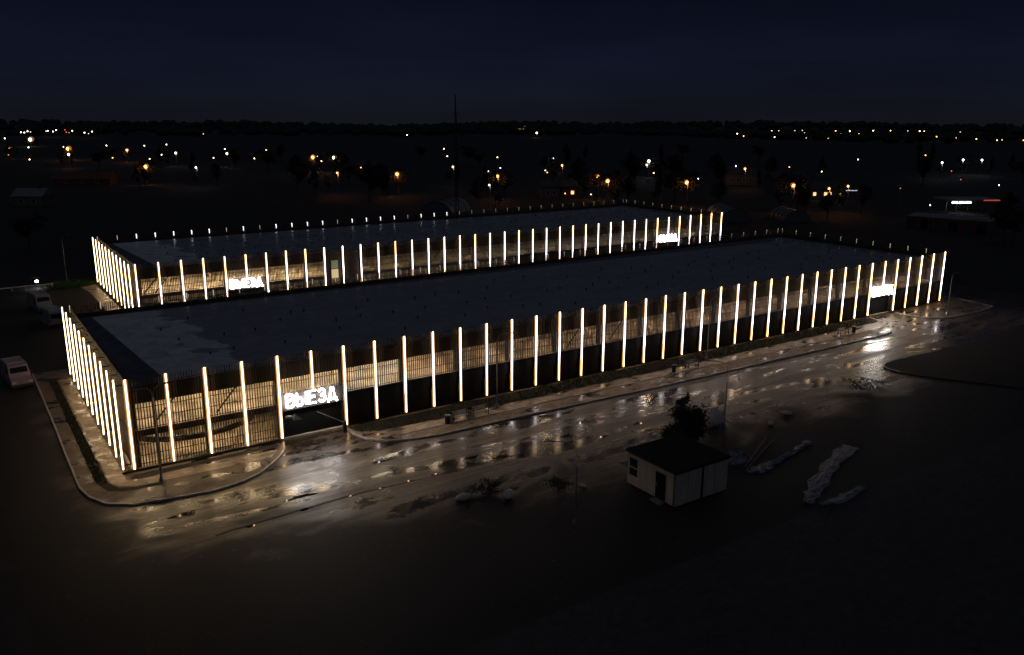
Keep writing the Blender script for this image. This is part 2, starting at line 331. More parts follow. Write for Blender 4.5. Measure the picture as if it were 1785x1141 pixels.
T_left = tub(ZB, ZT, e_warm, .048); T_all = tub(ZB, ZT, e_warm); T_top = tub(5.70, ZT, e_warm); T_mid = tub(2.22, 5.698, e_cool); T_low = tub(ZB, 2.218, e_warm2)
T_low_l = tub(ZB, 4.6, e_cool); T_top_l = tub(4.602, ZT, e_warm); T_short = tub(4.45, ZT, e_warm)
T_sh_t = tub(5.9, ZT, e_warm); T_sh_m = tub(4.45, 5.898, e_cool)
T_mid6 = tub(2.22, 4.1, e_cool); T_top6 = tub(4.102, ZT, e_warm)
T_bk_dim = MB().tube([(0, -.02, ZT-.72), (0, -.02, ZT)], .055, 6).mesh('tube', e_back); T_bk_br = MB().tube([(0, -.02, ZT-.72), (0, -.02, ZT)], .09, 6).mesh('tube', e_back2)
def strip(root, loc, rz, hous, tubes, tname=('upper_tube', 'middle_tube', 'lower_tube')):
    h = link('light_strip', hous, root, loc, rz)
    for nm, me in zip(tname, tubes): link(nm, me, h)
    return h
WINPOS = {}
def building(ox, oy, label, rear):
    B = thing('parking_building', label, 'parking garage', (ox, oy, -.05 if rear else 0), 0, 'long low parking buildings')
    rr = random.Random(3 if rear else 2)
    # floors
    part('ground_slab', MB().box(-.2, LX+.2, .3, LY-.3, .01, .16), m_conc, B)
    part('deck_floor', MB().box(.1, LX-.1, .45, LY-.45, 2.9, 3.3), m_conc, B)
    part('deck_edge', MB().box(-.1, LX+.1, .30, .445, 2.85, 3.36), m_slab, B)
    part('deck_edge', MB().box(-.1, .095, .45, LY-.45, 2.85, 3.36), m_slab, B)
    # roof with falls to left, right and rear
    zr0, zr1 = 6.75, 7.0
    f = [(.30, .45), (LX-.30, .45), (LX-.30, LY-.45), (.30, LY-.45)]; g_ = [(3.2, .8), (LX-6, .8), (LX-9, 24.6), (1.6, 27.5)]
    m = MB(); m.v = [(*p, zr0-.35) for p in f]+[(f[0][0], f[0][1], zr0), (f[1][0], f[1][1], zr0), (f[2][0], f[2][1], zr0-.30), (f[3][0], f[3][1], zr0-.30)]+[(*p, zr1) for p in g_]
    m.f = [(0, 3, 2, 1), (0, 1, 5, 4), (1, 2, 6, 5), (2, 3, 7, 6), (3, 0, 4, 7), (4, 5, 9, 8), (5, 6, 10, 9), (6, 7, 11, 10), (7, 4, 8, 11), (8, 9, 10, 11)]
    rf = part('roof', m, m_roof, B); rf.data.materials.append(m_roofshade)
    for q in (7, 8): rf.data.polygons[q].material_index = 1  # rear and left falls get a darker colour for their shade
    vm = MB().tube([(0, 0, 0), (0, 0, .22)], [.07, .07], 6).tube([(0, 0, .15), (0, 0, .2)], [.10, .08], 6).mesh('roof_vent', m_dark)
    cnt = 0
    for row, yy in enumerate((7, 12.5, 18)):
        for k in range(28):
            if cnt < 84: link('roof_vent', vm, B, (7+k*3.8+rr.uniform(-1.3, 1.3), yy+rr.choice((0, 0, 0, 1.6, -2.1, 3.4))+rr.uniform(-.5, .5), zr1)); cnt += 1
    # parapets
    part('parapet', MB().box(.0, LX, .26, .44, 5.62, 7.02), m_band, B)
    part('parapet', MB().box(.08, .26, .445, LY-.445, 5.62, 7.05), m_band, B)
    part('parapet', MB().box(LX-.26, LX-.08, .445, LY-.445, 5.62, 7.02), m_band, B)
    part('parapet', MB().box(.0, LX, LY-.44, LY-.26, 5.62, 6.9), m_band, B)
    # rear and end walls under the parapets keep the light in
    part('rear_wall', MB().box(.1, LX-.1, LY-.43, LY-.28, .17, 5.6), m_band, B)
    part('end_wall', MB().box(LX-.25, LX-.1, .46, LY-.45, .17, 5.6), m_band, B)
    part('end_wall', MB().box(.12, .22, 7.0, LY-.46, .17, 2.84), m_band, B)
    # lower closed front
    if not rear:
        part('lower_wall', MB().box(18.15, 96-.15, .20, .29, .2, 3.40), m_dark, B)
        part('lower_wall', MB().box(102.15, LX, .20, .29, .2, 3.40), m_dark, B)
    else:
        part('lower_wall', MB().box(63, 96-.15, .20, .29, .2, 3.40), m_dark, B)
        part('lower_wall', MB().box(102.15, LX, .20, .29, .2, 3.40), m_dark, B)
        part('stair_panel', MB().box(27.1, 28.0, .18, .25, .2, 7.0).box(29.3, 33.0, .18, .25, .2, 7.0).box(28.0, 29.3, .18, .25, 5.75, 7.0), m_band, B)
        w = part('window', MB().box(28.0, 29.3, .14, .19, 5.68, 5.74).box(28.0, 29.3, .14, .19, 4.3, 4.38).box(28.0, 28.08, .14, .19, 2.9, 5.7).box(29.22, 29.3, .14, .19, 2.9, 5.7), m_frame, B)
        part('pane', MB().box(28.08, 29.22, .16, .18, 2.9, 4.3), emit('stair_light', (1, .72, .32), .55), w)
        part('pane', MB().box(28.08, 29.22, .16, .18, 4.38, 5.68), emit('stair_light_green', (.14, .17, .06), .5), w)
    for x0 in (12, 96):
        gp = part('gate', MB().box(x0+.2, x0+5.8, .62, .70, .17, 4.2), m_dark, B)  # black panel stands in for the gate's unlit opening
        part('gate_frame', MB().box(x0+.02, x0+.2, .2, .6, .17, 4.2).box(x0+5.8, x0+5.98, .2, .6, .17, 4.2).box(x0+.2, x0+5.8, .2, .6, 4.0, 4.2), m_frame, gp)
        part('fascia', MB().box(x0+.15, x0+5.85, .09, .16, 2.75, 4.22), m_addedbacking, B)  # panel added behind the letters to catch their glow
    # columns
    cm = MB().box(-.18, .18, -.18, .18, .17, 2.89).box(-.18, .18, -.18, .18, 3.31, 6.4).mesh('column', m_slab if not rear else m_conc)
    for k in range(20):
        for yy in (.85, 9.0, 17.5): link('column', cm, B, (min(max(k*6, .45), LX-.6), yy, 0))
    # unseen inner walls, added to bounce the ceiling light
    part('unseen_inner_wall', MB().box(.6, LX-.6, 15.5, 15.7, 3.31, 6.35), m_unseenwall, B)
    part('unseen_inner_wall', MB().box(.6, LX-.6, 9.5, 9.7, .17, 2.88), m_unseenwall, B)
    for x0 in (([2, 7, 44, 50] if not rear else [1, 2.5, 46, 52])):
        part('brace', MB().tube([(x0*1.0 if x0 > 12 else x0*1.0, 1.3, 3.35), (x0+2.6, 1.3, 6.3)], .07, 5), m_slab, B)
    # curved ramp in the corner
    rm = MB()
    for k in range(14):
        a0, a1 = math.radians(195+k*9), math.radians(195+(k+1)*9); z = 1.15+.02*k
        c = (6.2, 7.2)
        def P(a, r, z): return (c[0]+r*math.cos(a), c[1]+r*math.sin(a)*.9, z)
        rm.quad(P(a0, 5.9, z-.15), P(a1, 5.9, z-.15), P(a1, 5.9, z+.30), P(a0, 5.9, z+.30))
        rm.quad(P(a0, 5.7, z-.15), P(a0, 5.7, z+.30), P(a1, 5.7, z+.30), P(a1, 5.7, z-.15))
        rm.quad(P(a0, 5.9, z+.30), P(a1, 5.9, z+.30), P(a1, 5.7, z+.30), P(a0, 5.7, z+.30))
        rm.quad(P(a0, 5.9, z-.15), P(a0, 5.7, z-.15), P(a1, 5.7, z-.15), P(a1, 5.9, z-.15))
    part('curved_ramp', rm, m_slab, B)
    # ceiling lights
    lw = MB().box(-.6, .6, -.08, .08, -.05, 0)
    LM = {k: lw.mesh('ceiling_light', v) for k, v in dict(w=e_ceilw, n=e_ceiln, d=e_ceild, b=e_ceilb).items()}
    xs = [1.6, 4.5, 7.5, 10.5, 13.5, 16.5, 19.5, 22.5, 25.5]
    for x in xs:
        key = 'b' if rear else ('w' if x < 18 else 'n')
        link('ceiling_light', LM[key], B, (x, 2.8, 6.38)); link('ceiling_light', LM[key], B, (x, 6.8, 6.38))
    x = 28.5
    while x < LX-2:
        key = ('w' if x < 60 else 'n') if rear else ('d')
        link('ceiling_light', LM[key], B, (x+rr.uniform(-.6, .6), 3.6, 6.38)); x += 6 if (rear and x < 60) else 7.5
    for x in ([1.8, 4.6, 7.4, 10.2] + ([21, 26, 31, 36, 41, 46, 51, 56, 60] if rear else [])):
        link('ceiling_light', LM['w' if x < 12 else 'n'], B, (x, 3.2, 2.86))
    # slat screens
    for k in range(38):
        x = k*S
        if rear and 27 <= x < 33: continue
        if k in (4, 5, 32, 33): me = SL_gate[k % 2]
        elif k < 4 or (rear and k < 21): me = SL_full[k % 2]
        else: me = SL_top[k % 2]
        link('slat_screen', me, B, (x, .08, 0))
    for k in range(10):
        link('slat_screen', SL_full[k % 2], B, (-.02, .33+S*1.0066*(k+1), 0), -math.pi/2)
        link('slat_screen', SL_back, B, (LX+.02, .33+S*1.0066*k, 0), math.pi/2)
    for k in range(38): link('slat_screen', SL_back, B, (x0_(k), LY-.08, 0), math.pi)
    # light strips
    for i in range(39):
        if i in (5, 33):
            if rear or i == 33: strip(B, (S*i, 0, 0), 0, HOUS_S, (T_sh_t, T_sh_m))
            else: strip(B, (S*i, 0, 0), 0, HOUS_S, (T_short,))
        elif rear:
            if i < 7 or i > 30: strip(B, (S*i, 0, 0), 0, HOUS, (T_top_l, T_low_l), ('upper_tube', 'lower_tube'))
            else: strip(B, (S*i, 0, 0), 0, HOUS_M, (T_top, T_mid, T_low))
        elif i < 5 or i in (31, 32, 34, 36): strip(B, (S*i, 0, 0), 0, HOUS, (T_all,), ('tube',))
        elif i in (6, 7, 8): strip(B, (S*i, 0, 0), 0, HOUS, (T_top6, T_mid6, T_low))
        else: strip(B, (S*i, 0, 0), 0, HOUS_M, (T_top, T_mid, T_low))
        bright = rear and 2 <= i <= 22 and i not in (9, 14, 19) and rr.random() < .85
        strip(B, (S*i, LY, 0), math.pi, HOUS_B, (T_bk_br if bright else T_bk_dim,), ('tube',))
    for j in range(11):
        y = .33+3.019*j
        strip(B, (-.68, y, 0), -math.pi/2, HOUS_L, (T_left,), ('tube',))
        part('bracket', MB().box(-.64, .08, y-.04, y+.04, 7.3, 7.38).box(-.64, .08, y-.04, y+.04, .7, .78), m_frame, B)
        strip(B, (LX+.68, y, 0), math.pi/2, HOUS_B, (T_bk_dim,), ('tube',))
    part('plinth', MB().box(-.9, 11.9, .02, .28, .006, .30) if not rear else MB().box(-.9, 11.9, .02, .28, .006, .30), m_frame, B)
    return B
def x0_(k): return (k+1)*S
B1 = building(0, 0, 'nearest long parking building with glowing vertical light strips beside the wet road', False)
B2 = building(10.84, 54.31, 'rear long parking building with glowing vertical light strips behind the nearer roof', True)
# ------------------------------------------------------------------ illuminated gate signs
def letter_strokes(ch):
    arc = lambda cx, cy, rx, ry, a, b, n=10: [(cx+rx*math.cos(math.radians(a+(b-a)*i/n)), cy+ry*math.sin(math.radians(a+(b-a)*i/n))) for i in range(n+1)]
    D = {'В': (.78, [[(0, 0), (0, 1)], [(0, 1), (.42, 1)]+arc(.42, .765, .27, .235, 90, -90)+[(0, .53)], [(.42, .53)]+arc(.45, .265, .33, .265, 90, -90)+[(0, 0)]]),
         'Ы': (1.05, [[(0, 0), (0, 1)], [(0, .58), (.35, .58)]+arc(.35, .29, .30, .29, 90, -90)+[(0, 0)], [(1.05, 0), (1.05, 1)]]),
         'Ъ': (1.0, [[(0, 1), (.28, 1), (.28, 0)], [(.28, .58), (.62, .58)]+arc(.62, .29, .30, .29, 90, -90)+[(.28, 0)]]),
         'Е': (.7, [[(.7, 1), (0, 1), (0, 0), (.7, 0)], [(0, .52), (.6, .52)]]),
         'З': (.75, [[(.02, .84)]+arc(.36, .76, .32, .24, 150, -90)+[(.25, .52)], [(.36, .52)]+arc(.38, .265, .36, .265, 90, -155)]),
         'Д': (.95, [[(0, -.18), (0, .04), (.95, .04), (.95, -.18)], [(.14, .04), (.38, 1), (.57, 1), (.81, .04)]])}
    return D[ch]
def sign(word, loc, label, h=1.12, th=.17):
    T = thing('gate_sign', label, 'sign', loc, 0, 'lit word signs over the gates'); x = 0
    widths = [letter_strokes(c)[0] for c in word]; gap = .30; tot = sum(widths)+gap*(len(word)-1); sc = 4.55/tot
    part('mounting_rail', MB().box(-.1, 4.65, .12, .16, .2, .26).box(-.1, 4.65, .12, .16, .86, .92).box(.6, .66, .16, .55, .2, .92).box(3.9, 3.96, .16, .55, .2, .92), m_frame, T)
    for c in word:
        w, st = letter_strokes(c); m = MB()
        for s_ in st: m.tube([((x+px)*sc, 0, py*h) for px, py in s_], th/2, 8)
        part('letter', m, e_sign, T); x += w+gap
sign('ВЫЕЗД', (12.55, -.18, 3.12), 'white glowing exit sign on the near building, left gate by the wet road')
sign('ВЪЕЗД', (96.7, -.18, 3.12), 'white glowing entrance sign at the far right end of the near building', th=.27)
sign('ВЫЕЗД', (12.55+10.84, 54.31-.18, 3.07), 'white glowing exit sign at the left end of the rear building', th=.27)
sign('ВЪЕЗД', (96.7+10.84, 54.31-.18, 3.07), 'white glowing entrance sign at the right end of the rear building', th=.27)
# arrow board and barrier in the near gate
m_white = mat('sign_white_paint', (.7, .68, .62), .5, var=.1); m_red = mat('barrier_red', (.45, .04, .03), .5)
ar = thing('arrow_sign', 'small pale arrow board pointing right beside the exit gate', 'sign', (12.25, -.55, 2.1))
part('arrow', MB().yprism([(0, .42), (.75, .30), (.75, .52), (1.45, -.15), (.62, -.05), (.70, .12), (.02, .20)][::-1], -.02, .02), m_white, ar)
part('bracket', MB().box(.2, .26, .02, .72, .22, .28), m_frame, ar)
br = thing('barrier', 'thin raised barrier arm inside the exit gate under the lit sign', 'barrier', (17.5, -.75, 0))
part('post', MB().box(-.15, .15, -.15, .15, 0.01, 1.05), m_frame, br)
part('arm', MB().tube([(0, -.2, .95), (-2.6, -.2, 2.55)], .018, 6), m_white, br)
# ------------------------------------------------------------------ street lamps without light by the road
m_pole = mat('galvanised_pole', (.22, .21, .20), .4, metal=.6, var=.15)
def lamp_post(loc, h, ax, ay, label, double=False, r=.06):
    T = thing('lamp_post', label, 'lamp post', loc, 0, 'unlit curved lamp posts')
    part('base', MB().tube([(0, 0, 0), (0, 0, .12), (0, 0, .4)], [.24, .20, .09], 8), m_pole, T)
    pts = [(0, 0, .38), (0, 0, h*.5), (0, 0, h-.9)]; part('pole', MB().tube(pts, [r*1.25, r, r*.8], 8), m_pole, T)
    for sg in ((1, -1) if double else (1,)):
        a = [(0, 0, h-.92)]
        for k in range(1, 7):
            t = math.pi/2*k/6; a.append((sg*ax*(1-math.cos(t))*.62, sg*ay*(1-math.cos(t))*.62, h-.9+.9*math.sin(t)))
        a.append((sg*ax, sg*ay, h+.02)); part('arm', MB().tube(a, r*.6, 6), m_pole, T)
        d = Vector((ax, ay, 0)).normalized()*sg; n = Vector((-d.y, d.x, 0))*.11; p = Vector(a[-1]); q = p+d*.55; hd = MB()
        for s0 in ((p-n*.7, p+n*.7, q+n, q-n),):
            b0 = [tuple(v+Vector((0, 0, -.05))) for v in s0]; b1 = [tuple(v+Vector((0, 0, .05))) for v in s0]; k = len(hd.v); hd.v += b0+b1
            hd.f += [(k+3, k+2, k+1, k), (k+4, k+5, k+6, k+7), (k, k+1, k+5, k+4), (k+1, k+2, k+6, k+5), (k+2, k+3, k+7, k+6), (k+3, k, k+4, k+7)]
        part('lamp_head', hd, m_pole, T)
lamp_post((32.3, -3.0, ZV), 7.4, 1.3, -.5, 'grey curved lamp post on the verge right of the benches')
lamp_post((62.0, -2.2, ZV), 7.4, 1.3, -.5, 'grey curved lamp post at mid length of the near facade')
lamp_post((1.4, -2.9, ZV), 7.7, .9, .2, 'grey double arm lamp post at the near left corner of the building', True, .075)
lamp_post((107.6, -5.0, ZV), 6.0, .5, -.4, 'thin grey lamp post at the far right end of the building', False, .035)
lamp_post((46.9, -18.7, 0), 6.3, -1.2, 1.0, 'thin dark lamp post across the road above the pale sack', False, .045)
lamp_post((24.0, -26.0, 0), 6.2, -1.6, .8, 'thin curved lamp post in the dark yard left of the cabin', False, .045)
lamp_post((6.1, 90.0, 0), 8.0, .5, -.5, 'slim lamp post left of the rear building by the lit grass')
# ------------------------------------------------------------------ benches and bins
m_wood = mat('bench_wood', (.75, .66, .54), .3, var=.3, scale=2, stretch=(1, 8, 1)); m_iron = mat('black_iron', (.02, .02, .02), .5, metal=.3)
def bench(loc, label, rz=0):
    T = thing('bench', label, 'bench', loc, rz, 'benches along the footpath')
    part('seat', MB().box(-.9, .9, -.25, -.08, .43, .47).box(-.9, .9, -.06, .11, .43, .47).box(-.9, .9, .13, .2, .43, .47), m_wood, T)
    part('backrest', MB().box(-.9, .9, .22, .26, .55, .68).box(-.9, .9, .25, .29, .74, .87), m_wood, T)
    for x in (-.8, .8): part('leg', MB().box(x-.04, x+.04, -.24, .24, .36, .425).box(x-.04, x+.04, -.24, -.16, 0, .36).box(x-.04, x+.04, .16, .24, 0, .36).box(x-.04, x+.04, .205, .25, .425, .9).box(x-.04, x+.04, -.22, -.18, .48, .68).box(x-.04, x+.04, -.22, .2, .68, .71), m_iron, T)
    return T
bn = [((27.6, -4.0), 'left bench of the pair left of the near lamp post'), ((29.8, -3.9), 'right bench of the pair left of the near lamp post'), ((57.8, -3.9), 'single dark bench by the mid facade lamp post'), ((84.9, -4.1), 'far dark bench near the right gate')]
for (x, y), l in bn: bench((x, y, zp), l)
def bin_(loc, label):
    T = thing('litter_bin', label, 'litter bin', loc, 0, 'litter bins beside the benches')
    part('body', MB().tube([(0, 0, .02), (0, 0, .8)], [.22, .26], 10), m_iron, T); part('rim', MB().tube([(0, 0, .79), (0, 0, .86)], [.29, .29], 10), m_pole, T)
bin_((26.1, -4.2, zp), 'dark litter bin left of the bench pair'); bin_((54.9, -4.0, zp), 'dark litter bin left of the single mid bench'); bin_((87.0, -4.2, zp), 'dark litter bin right of the far bench')
m_plant = mat('planter_concrete', (.6, .54, .44), .7)
for x, y, l in ((26.5, -3.85, 'small pale planter box between the litter bin and left bench'), (28.7, -3.75, 'small pale planter box between the two benches')):
    T = thing('planter', l, 'planter', (x, y, zp)); part('tub', MB().box(-.22, .22, -.2, .2, 0, .62).box(-.25, .25, -.23, .23, .62, .7), m_plant, T)
    mm = MB()
    for k in range(60):
        a = R.uniform(0, 6.28); r = R.uniform(0, .2); b_ = (r*math.cos(a), r*math.sin(a)); mm.quad((b_[0]-.02, b_[1], .7), (b_[0]+.02, b_[1], .7), (b_[0]+.05, b_[1]+R.uniform(-.08, .08), .85+R.random()*.1), (b_[0], b_[1]+R.uniform(-.08, .08), .9))
    part('plant', mm, m_turf, T)
# ------------------------------------------------------------------ cabin in the yard
m_board = mat('step_board', (.22, .19, .16), .8, var=.35, scale=2)
m_cab = mat('cabin_panel', (.46, .40, .35), .55, var=.18, scale=1.6, stretch=(1.5, 1.5, .35)); m_cabroof = mat('cabin_roof', (.008, .008, .008), .8, spec=.2); m_glass = mat('dark_glass', (.01, .012, .014), .12)
K_ = thing('site_cabin', 'small pale square site cabin with dark flat roof in the yard', 'cabin', (31.4, -28.2, 0))
part('wall', MB().box(0, .08, 0, 5.2, .15, 2.75).box(.081, 2.62, 0, .08, .15, 2.75).box(2.86, 5.4, 0, .08, .15, 2.75).box(5.32, 5.4, .081, 5.2, .15, 2.75).box(.081, 5.319, 5.12, 5.2, .15, 2.75), m_cab, K_)
part('corner_post', MB().box(2.62, 2.86, -.012, .07, .1, 2.75), m_cabroof, K_)
part('roof', MB().prism([(-.12, -.12), (5.52, -.12), (5.52, 5.32), (-.12, 5.32)], 2.752, 2.92), m_cabroof, K_)
w = part('window', MB().box(-.03, .0, 4.05, 4.95, .85, .93).box(-.03, .0, 4.05, 4.95, 1.55, 1.64).box(-.03, .0, 4.05, 4.95, 2.35, 2.43).box(-.03, .0, 3.98, 4.05, .85, 2.43).box(-.03, .0, 4.95, 5.02, .85, 2.43), m_cab, K_)
part('pane', MB().box(-.015, -.001, 4.05, 4.95, .93, 1.55), m_glass, w); part('pane', MB().box(-.015, -.001, 4.05, 4.95, 1.64, 2.35), m_glass, w)
d = part('door', MB().box(-.03, -.001, 1.0, 2.05, .18, 2.25), m_glass, K_); part('handle', MB().box(-.07, -.03, 1.9, 1.96, 1.1, 1.3), m_pole, d)
part('panel_joint', MB().box(1.28, 1.30, -.008, .0, .15, 2.75), m_frame, K_); part('panel_joint', MB().box(4.08, 4.10, -.008, .0, .15, 2.75), m_frame, K_); part('gutter', MB().box(-.2, -.121, -.15, 5.35, 2.72, 2.82), m_frame, K_); part('downpipe', MB().tube([(-.06, .12, .1), (-.06, .12, 2.72)], .035, 6), m_frame, K_); part('step', MB().box(-.55, -.04, 1.0, 2.05, 0, .16), m_board, K_)
part('skid', MB().box(.05, 5.3, .3, .6, 0.0, .149).box(.05, 5.3, 4.5, 4.8, 0, .149), m_cabroof, K_)
# ------------------------------------------------------------------ trees and shrubs
m_leaf = mat('evergreen_leaf', (.010, .014, .008), .8, var=.4); m_leaf2 = mat('bare_twig', (.05, .038, .028), .9, var=.3); m_bark = mat('bark', (.05, .04, .03), .9)
def crown(n, rx, rz, zc, leaf, seed, cone=False):
    r = random.Random(seed); m = MB(); cl = [(r.gauss(0, .45), r.gauss(0, .45), r.uniform(-.8, .9)) for _ in range(14)]
    for k in range(n):
        c = r.choice(cl); x, y, z = c[0]+r.gauss(0, .22), c[1]+r.gauss(0, .22), c[2]+r.gauss(0, .16)
        w_ = (1-(z+1)/2)*.9+.15 if cone else math.sqrt(max(.05, 1-z*z*.8))
        p = Vector((x*rx*w_, y*rx*w_, zc+z*rz)); a = Vector((r.gauss(0, 1), r.gauss(0, 1), r.gauss(0, .6))).normalized()*leaf; b = a.cross(Vector((r.gauss(0, 1), r.gauss(0, 1), r.gauss(0, 1)))).normalized()*leaf*.6
        m.quad(tuple(p-a), tuple(p-b), tuple(p+a), tuple(p+b))
    return m
def trunk(h, r, seed, nl=6):
    q = random.Random(seed); m = MB().tube([(0, 0, -.1), (q.uniform(-.1, .1), q.uniform(-.1, .1), h*.5), (q.uniform(-.2, .2), 0, h)], [r, r*.7, r*.25], 7)
    for k in range(nl):
        a = q.uniform(0, 6.28); z = h*q.uniform(.4, .85); l = h*.28; m.tube([(0, 0, z), (l*.5*math.cos(a), l*.5*math.sin(a), z+l*.35), (l*math.cos(a), l*math.sin(a), z+l*.8)], [r*.4, r*.25, r*.1], 5)
    return m
TM = [(crown(1100, 2.6, 2.8, 5.6, .30, 21).mesh('crown', m_leaf), trunk(6.2, .22, 31).mesh('trunk', m_bark)),
      (crown(900, 2.0, 3.6, 5.4, .26, 22, True).mesh('crown', m_leaf), trunk(6.5, .18, 32).mesh('trunk', m_bark)),
      (crown(1200, 3.3, 2.4, 5.2, .30, 23).mesh('crown', m_leaf2), trunk(5.5, .26, 33, 9).mesh('trunk', m_bark))]
def tree(x, y, s, kind, label, group, z=None, rz=0):
    T = thing('tree', label, 'tree', (x, y, terr(x, y) if z is None else z), rz, group); T.scale = (s, s, s*1.0)
    link('crown', TM[kind][0], T); link('trunk', TM[kind][1], T); return T
def shrub(name, loc, rx, h, n, label, mt=None, cat='shrub', leaf=.09, stems=9):
    T = thing(name, label, cat, loc); part('foliage', crown(n, rx, h*.45, h*.55, leaf, int(loc[0]*7)+3), mt or m_leaf, T)
    m = MB()
    for k in range(stems):
        a = R.uniform(0, 6.28); m.tube([(0, 0, 0), (.25*rx*math.cos(a), .25*rx*math.sin(a), h*.5), (.7*rx*math.cos(a), .7*rx*math.sin(a), h*R.uniform(.8, 1.08))], [.04, .03, .012], 5)
    part('stem', m, m_bark, T); return T
shrub('bushy_tree', (41.6, -19.4, 0), 1.7, 3.9, 6500, 'dark bushy tree behind the site cabin beside the pale sack', cat='tree', leaf=.12)
shrub('shrub', (39.4, -20.4, 0), 1.8, 2.2, 3500, 'low dark shrub behind the left corner of the cabin roof')
shrub('shrub', (21.6, -18.6, 0), 1.3, 1.0, 500, 'low dark shrub growing out of the scrap pile at the road edge')
shrub('shrub', (67.0, -19.0, 0), 1.7, 1.2, 600, 'low dark shrub on the far yard edge right of the thin lamp post')
shrub('shrub', (26.3, -21.0, 0), 1.1, .9, 400, 'low dark shrub in the yard left of the cabin')
# ------------------------------------------------------------------ yard goods
m_bag = mat('pale_bag', (.50, .45, .40), .8, var=.2, scale=2, bump=.5); m_board = mat('old_board', (.22, .19, .16), .8, var=.35, scale=2); m_tarp = mat('blue_white_sheeting', (.11, .13, .155), .4, var=.85, scale=1.2, bump=.7, stretch=(1, 3, 1))
bg_ = MB(); bg_.smooth = True; bg_.ball((0, 0, .85), (.95, .85, .85), 18, 12, .05)
for i, v in enumerate(bg_.v):
    x, y, z = v; k = max(abs(x)/.95, abs(y)/.85, .001); q = (x*x/.9+y*y/.72)**.5; s_ = 1+.22*(1-abs(z-.85)/.85)*(q/k if k else 1)*.3
    bg_.v[i] = (x*s_*1.1, y*s_*1.1, max(0, z))
T = thing('bulk_bag', 'pale full bulk sack standing beside the dark bushy tree', 'sack', (46.0, -18.2, 0)); part('bag', bg_, m_bag, T)
part('strap', MB().tube([(-.5, 0, 1.5), (-.3, 0, 1.95), (0, 0, 2.0), (.3, 0, 1.9), (.5, 0, 1.5)], .03, 5), m_tarp, T)
for i, (x, y, r, lab) in enumerate([(19.4, -18.4, .45, 'pale lumpy sack lying at the left end of the scrap pile'), (22.4, -19.9, .5, 'pale lumpy sack lying in front of the scrap pile shrub'), (36.0, -18.8, .42, 'small pale sack on the yard edge behind the cabin'), (28.2, -21.6, .25, 'tiny pale rubble sack lying in the yard left of the cabin'), (54.5, -19.6, .4, 'small pale sack lying in the yard behind the blue sheeting'), (51.0, -20.6, .35, 'small pale bag lying in the mud left of the yard shrub')]):
    m = MB(); m.smooth = True; m.ball((0, 0, r*.45), (r*1.5, r*.8, r*.5), 14, 9, .09, random.Random(i)); T = thing('sack', lab, 'sack', (x, y, 0), R.uniform(0, 3), 'sacks lying in the yard'); part('bag', m, m_bag, T); part('knot', MB().tube([(r*1.35, 0, r*.4), (r*1.65, 0, r*.5)], [r*.18, r*.3], 6), m_bag, T)
for i, (x, y, l, a, lab) in enumerate([(20.4, -18.0, 2.4, .5, 'long old board leaning on the scrap pile'), (20.9, -18.9, 2.2, -.3, 'old board lying flat across the scrap pile'), (23.4, -18.6, 1.8, .25, 'short old board at the right end of the scrap pile'), (27.5, -20.9, 1.6, .9, 'short board on the mud in front of the yard shrub'), (37.2, -19.6, 1.5, .4, 'old board lying beside the small sack behind the cabin')]):
    tag(part('board', MB().yprism([(-l/2, .05), (l/2, .42 if i == 0 else .12), (l/2, .47 if i == 0 else .17), (-l/2, .10)], -.11, .11), m_board, None, (x, y, 0), a), lab, 'board', 'loose boards in the yard')
def sheeting(name, pts, label):
    """crumpled plastic sheeting over a low bank: pts = (x, y, width, height) along its length"""
    m = MB(); r = random.Random(len(label)); nw = 12; rows = []
    P = []
    for i in range(len(pts)-1):
        for k in range(6): t = k/6; P.append([a*(1-t)+b*t for a, b in zip(pts[i], pts[i+1])])
    P.append(list(pts[-1]))
    x0, y0 = P[0][:2]
    for i, (x, y, w, h) in enumerate(P):
        a = P[min(i+1, len(P)-1)]; b = P[max(i-1, 0)]; d = Vector((a[0]-b[0], a[1]-b[1])).normalized(); n = Vector((-d.y, d.x))
        for j in range(nw+1):
            u = j/nw*2-1; e = w/2*(1+r.uniform(-.3, .3)+.25*math.sin(i*1.7)); z = .28*h*(1-u*u)*(1+r.uniform(-.5, .5))*(.7+.3*math.sin(i*2.3+u*4))+.03+.07*r.random()
            m.v.append((x-x0+n.x*u*e, y-y0+n.y*u*e, z))
    for i in range(len(P)-1):
        for j in range(nw): q = i*(nw+1)+j; m.f.append((q, q+nw+1, q+nw+2, q+1))
    k0 = len(m.v); m.v += [(v[0], v[1], 0.0) for v in m.v[:k0]]
    edge = [j for j in range(nw+1)]+[i*(nw+1)+nw for i in range(1, len(P))]+[(len(P)-1)*(nw+1)+j for j in range(nw-1, -1, -1)]+[i*(nw+1) for i in range(len(P)-2, 0, -1)]
    for a, b in zip(edge, edge[1:]+edge[:1]): m.f.append((a, b, b+k0, a+k0))
    tag(part('plastic_sheeting', m, m_tarp, None, (x0, y0, 0)), label, 'sheeting', 'pale sheeting over the banks in the yard')
sheeting('a', [(40.9, -24.9, 1.3, .5), (42.0, -24.2, 2.0, 1.4), (43.0, -23.8, 1.7, 1.2), (43.6, -23.5, .6, .5)], 'rounded pale blue sheeting heap nearest the right side of the cabin')
sheeting('b', [(40.9, -26.7, .4, .2), (42.0, -26.9, 1.3, .35), (44.5, -26.6, .6, .25), (48.0, -25.9, .5, .2), (50.5, -25.2, .7, .2)], 'long narrow pale sheeting streak tapering away right of the cabin')
sheeting('c', [(40.2, -33.0, .5, .2), (42.2, -32.0, 1.2, .25), (47.5, -29.6, 1.2, .2), (52.5, -28.0, 1.5, .2)], 'broad pale sheeting bank running diagonally at the right of the yard')
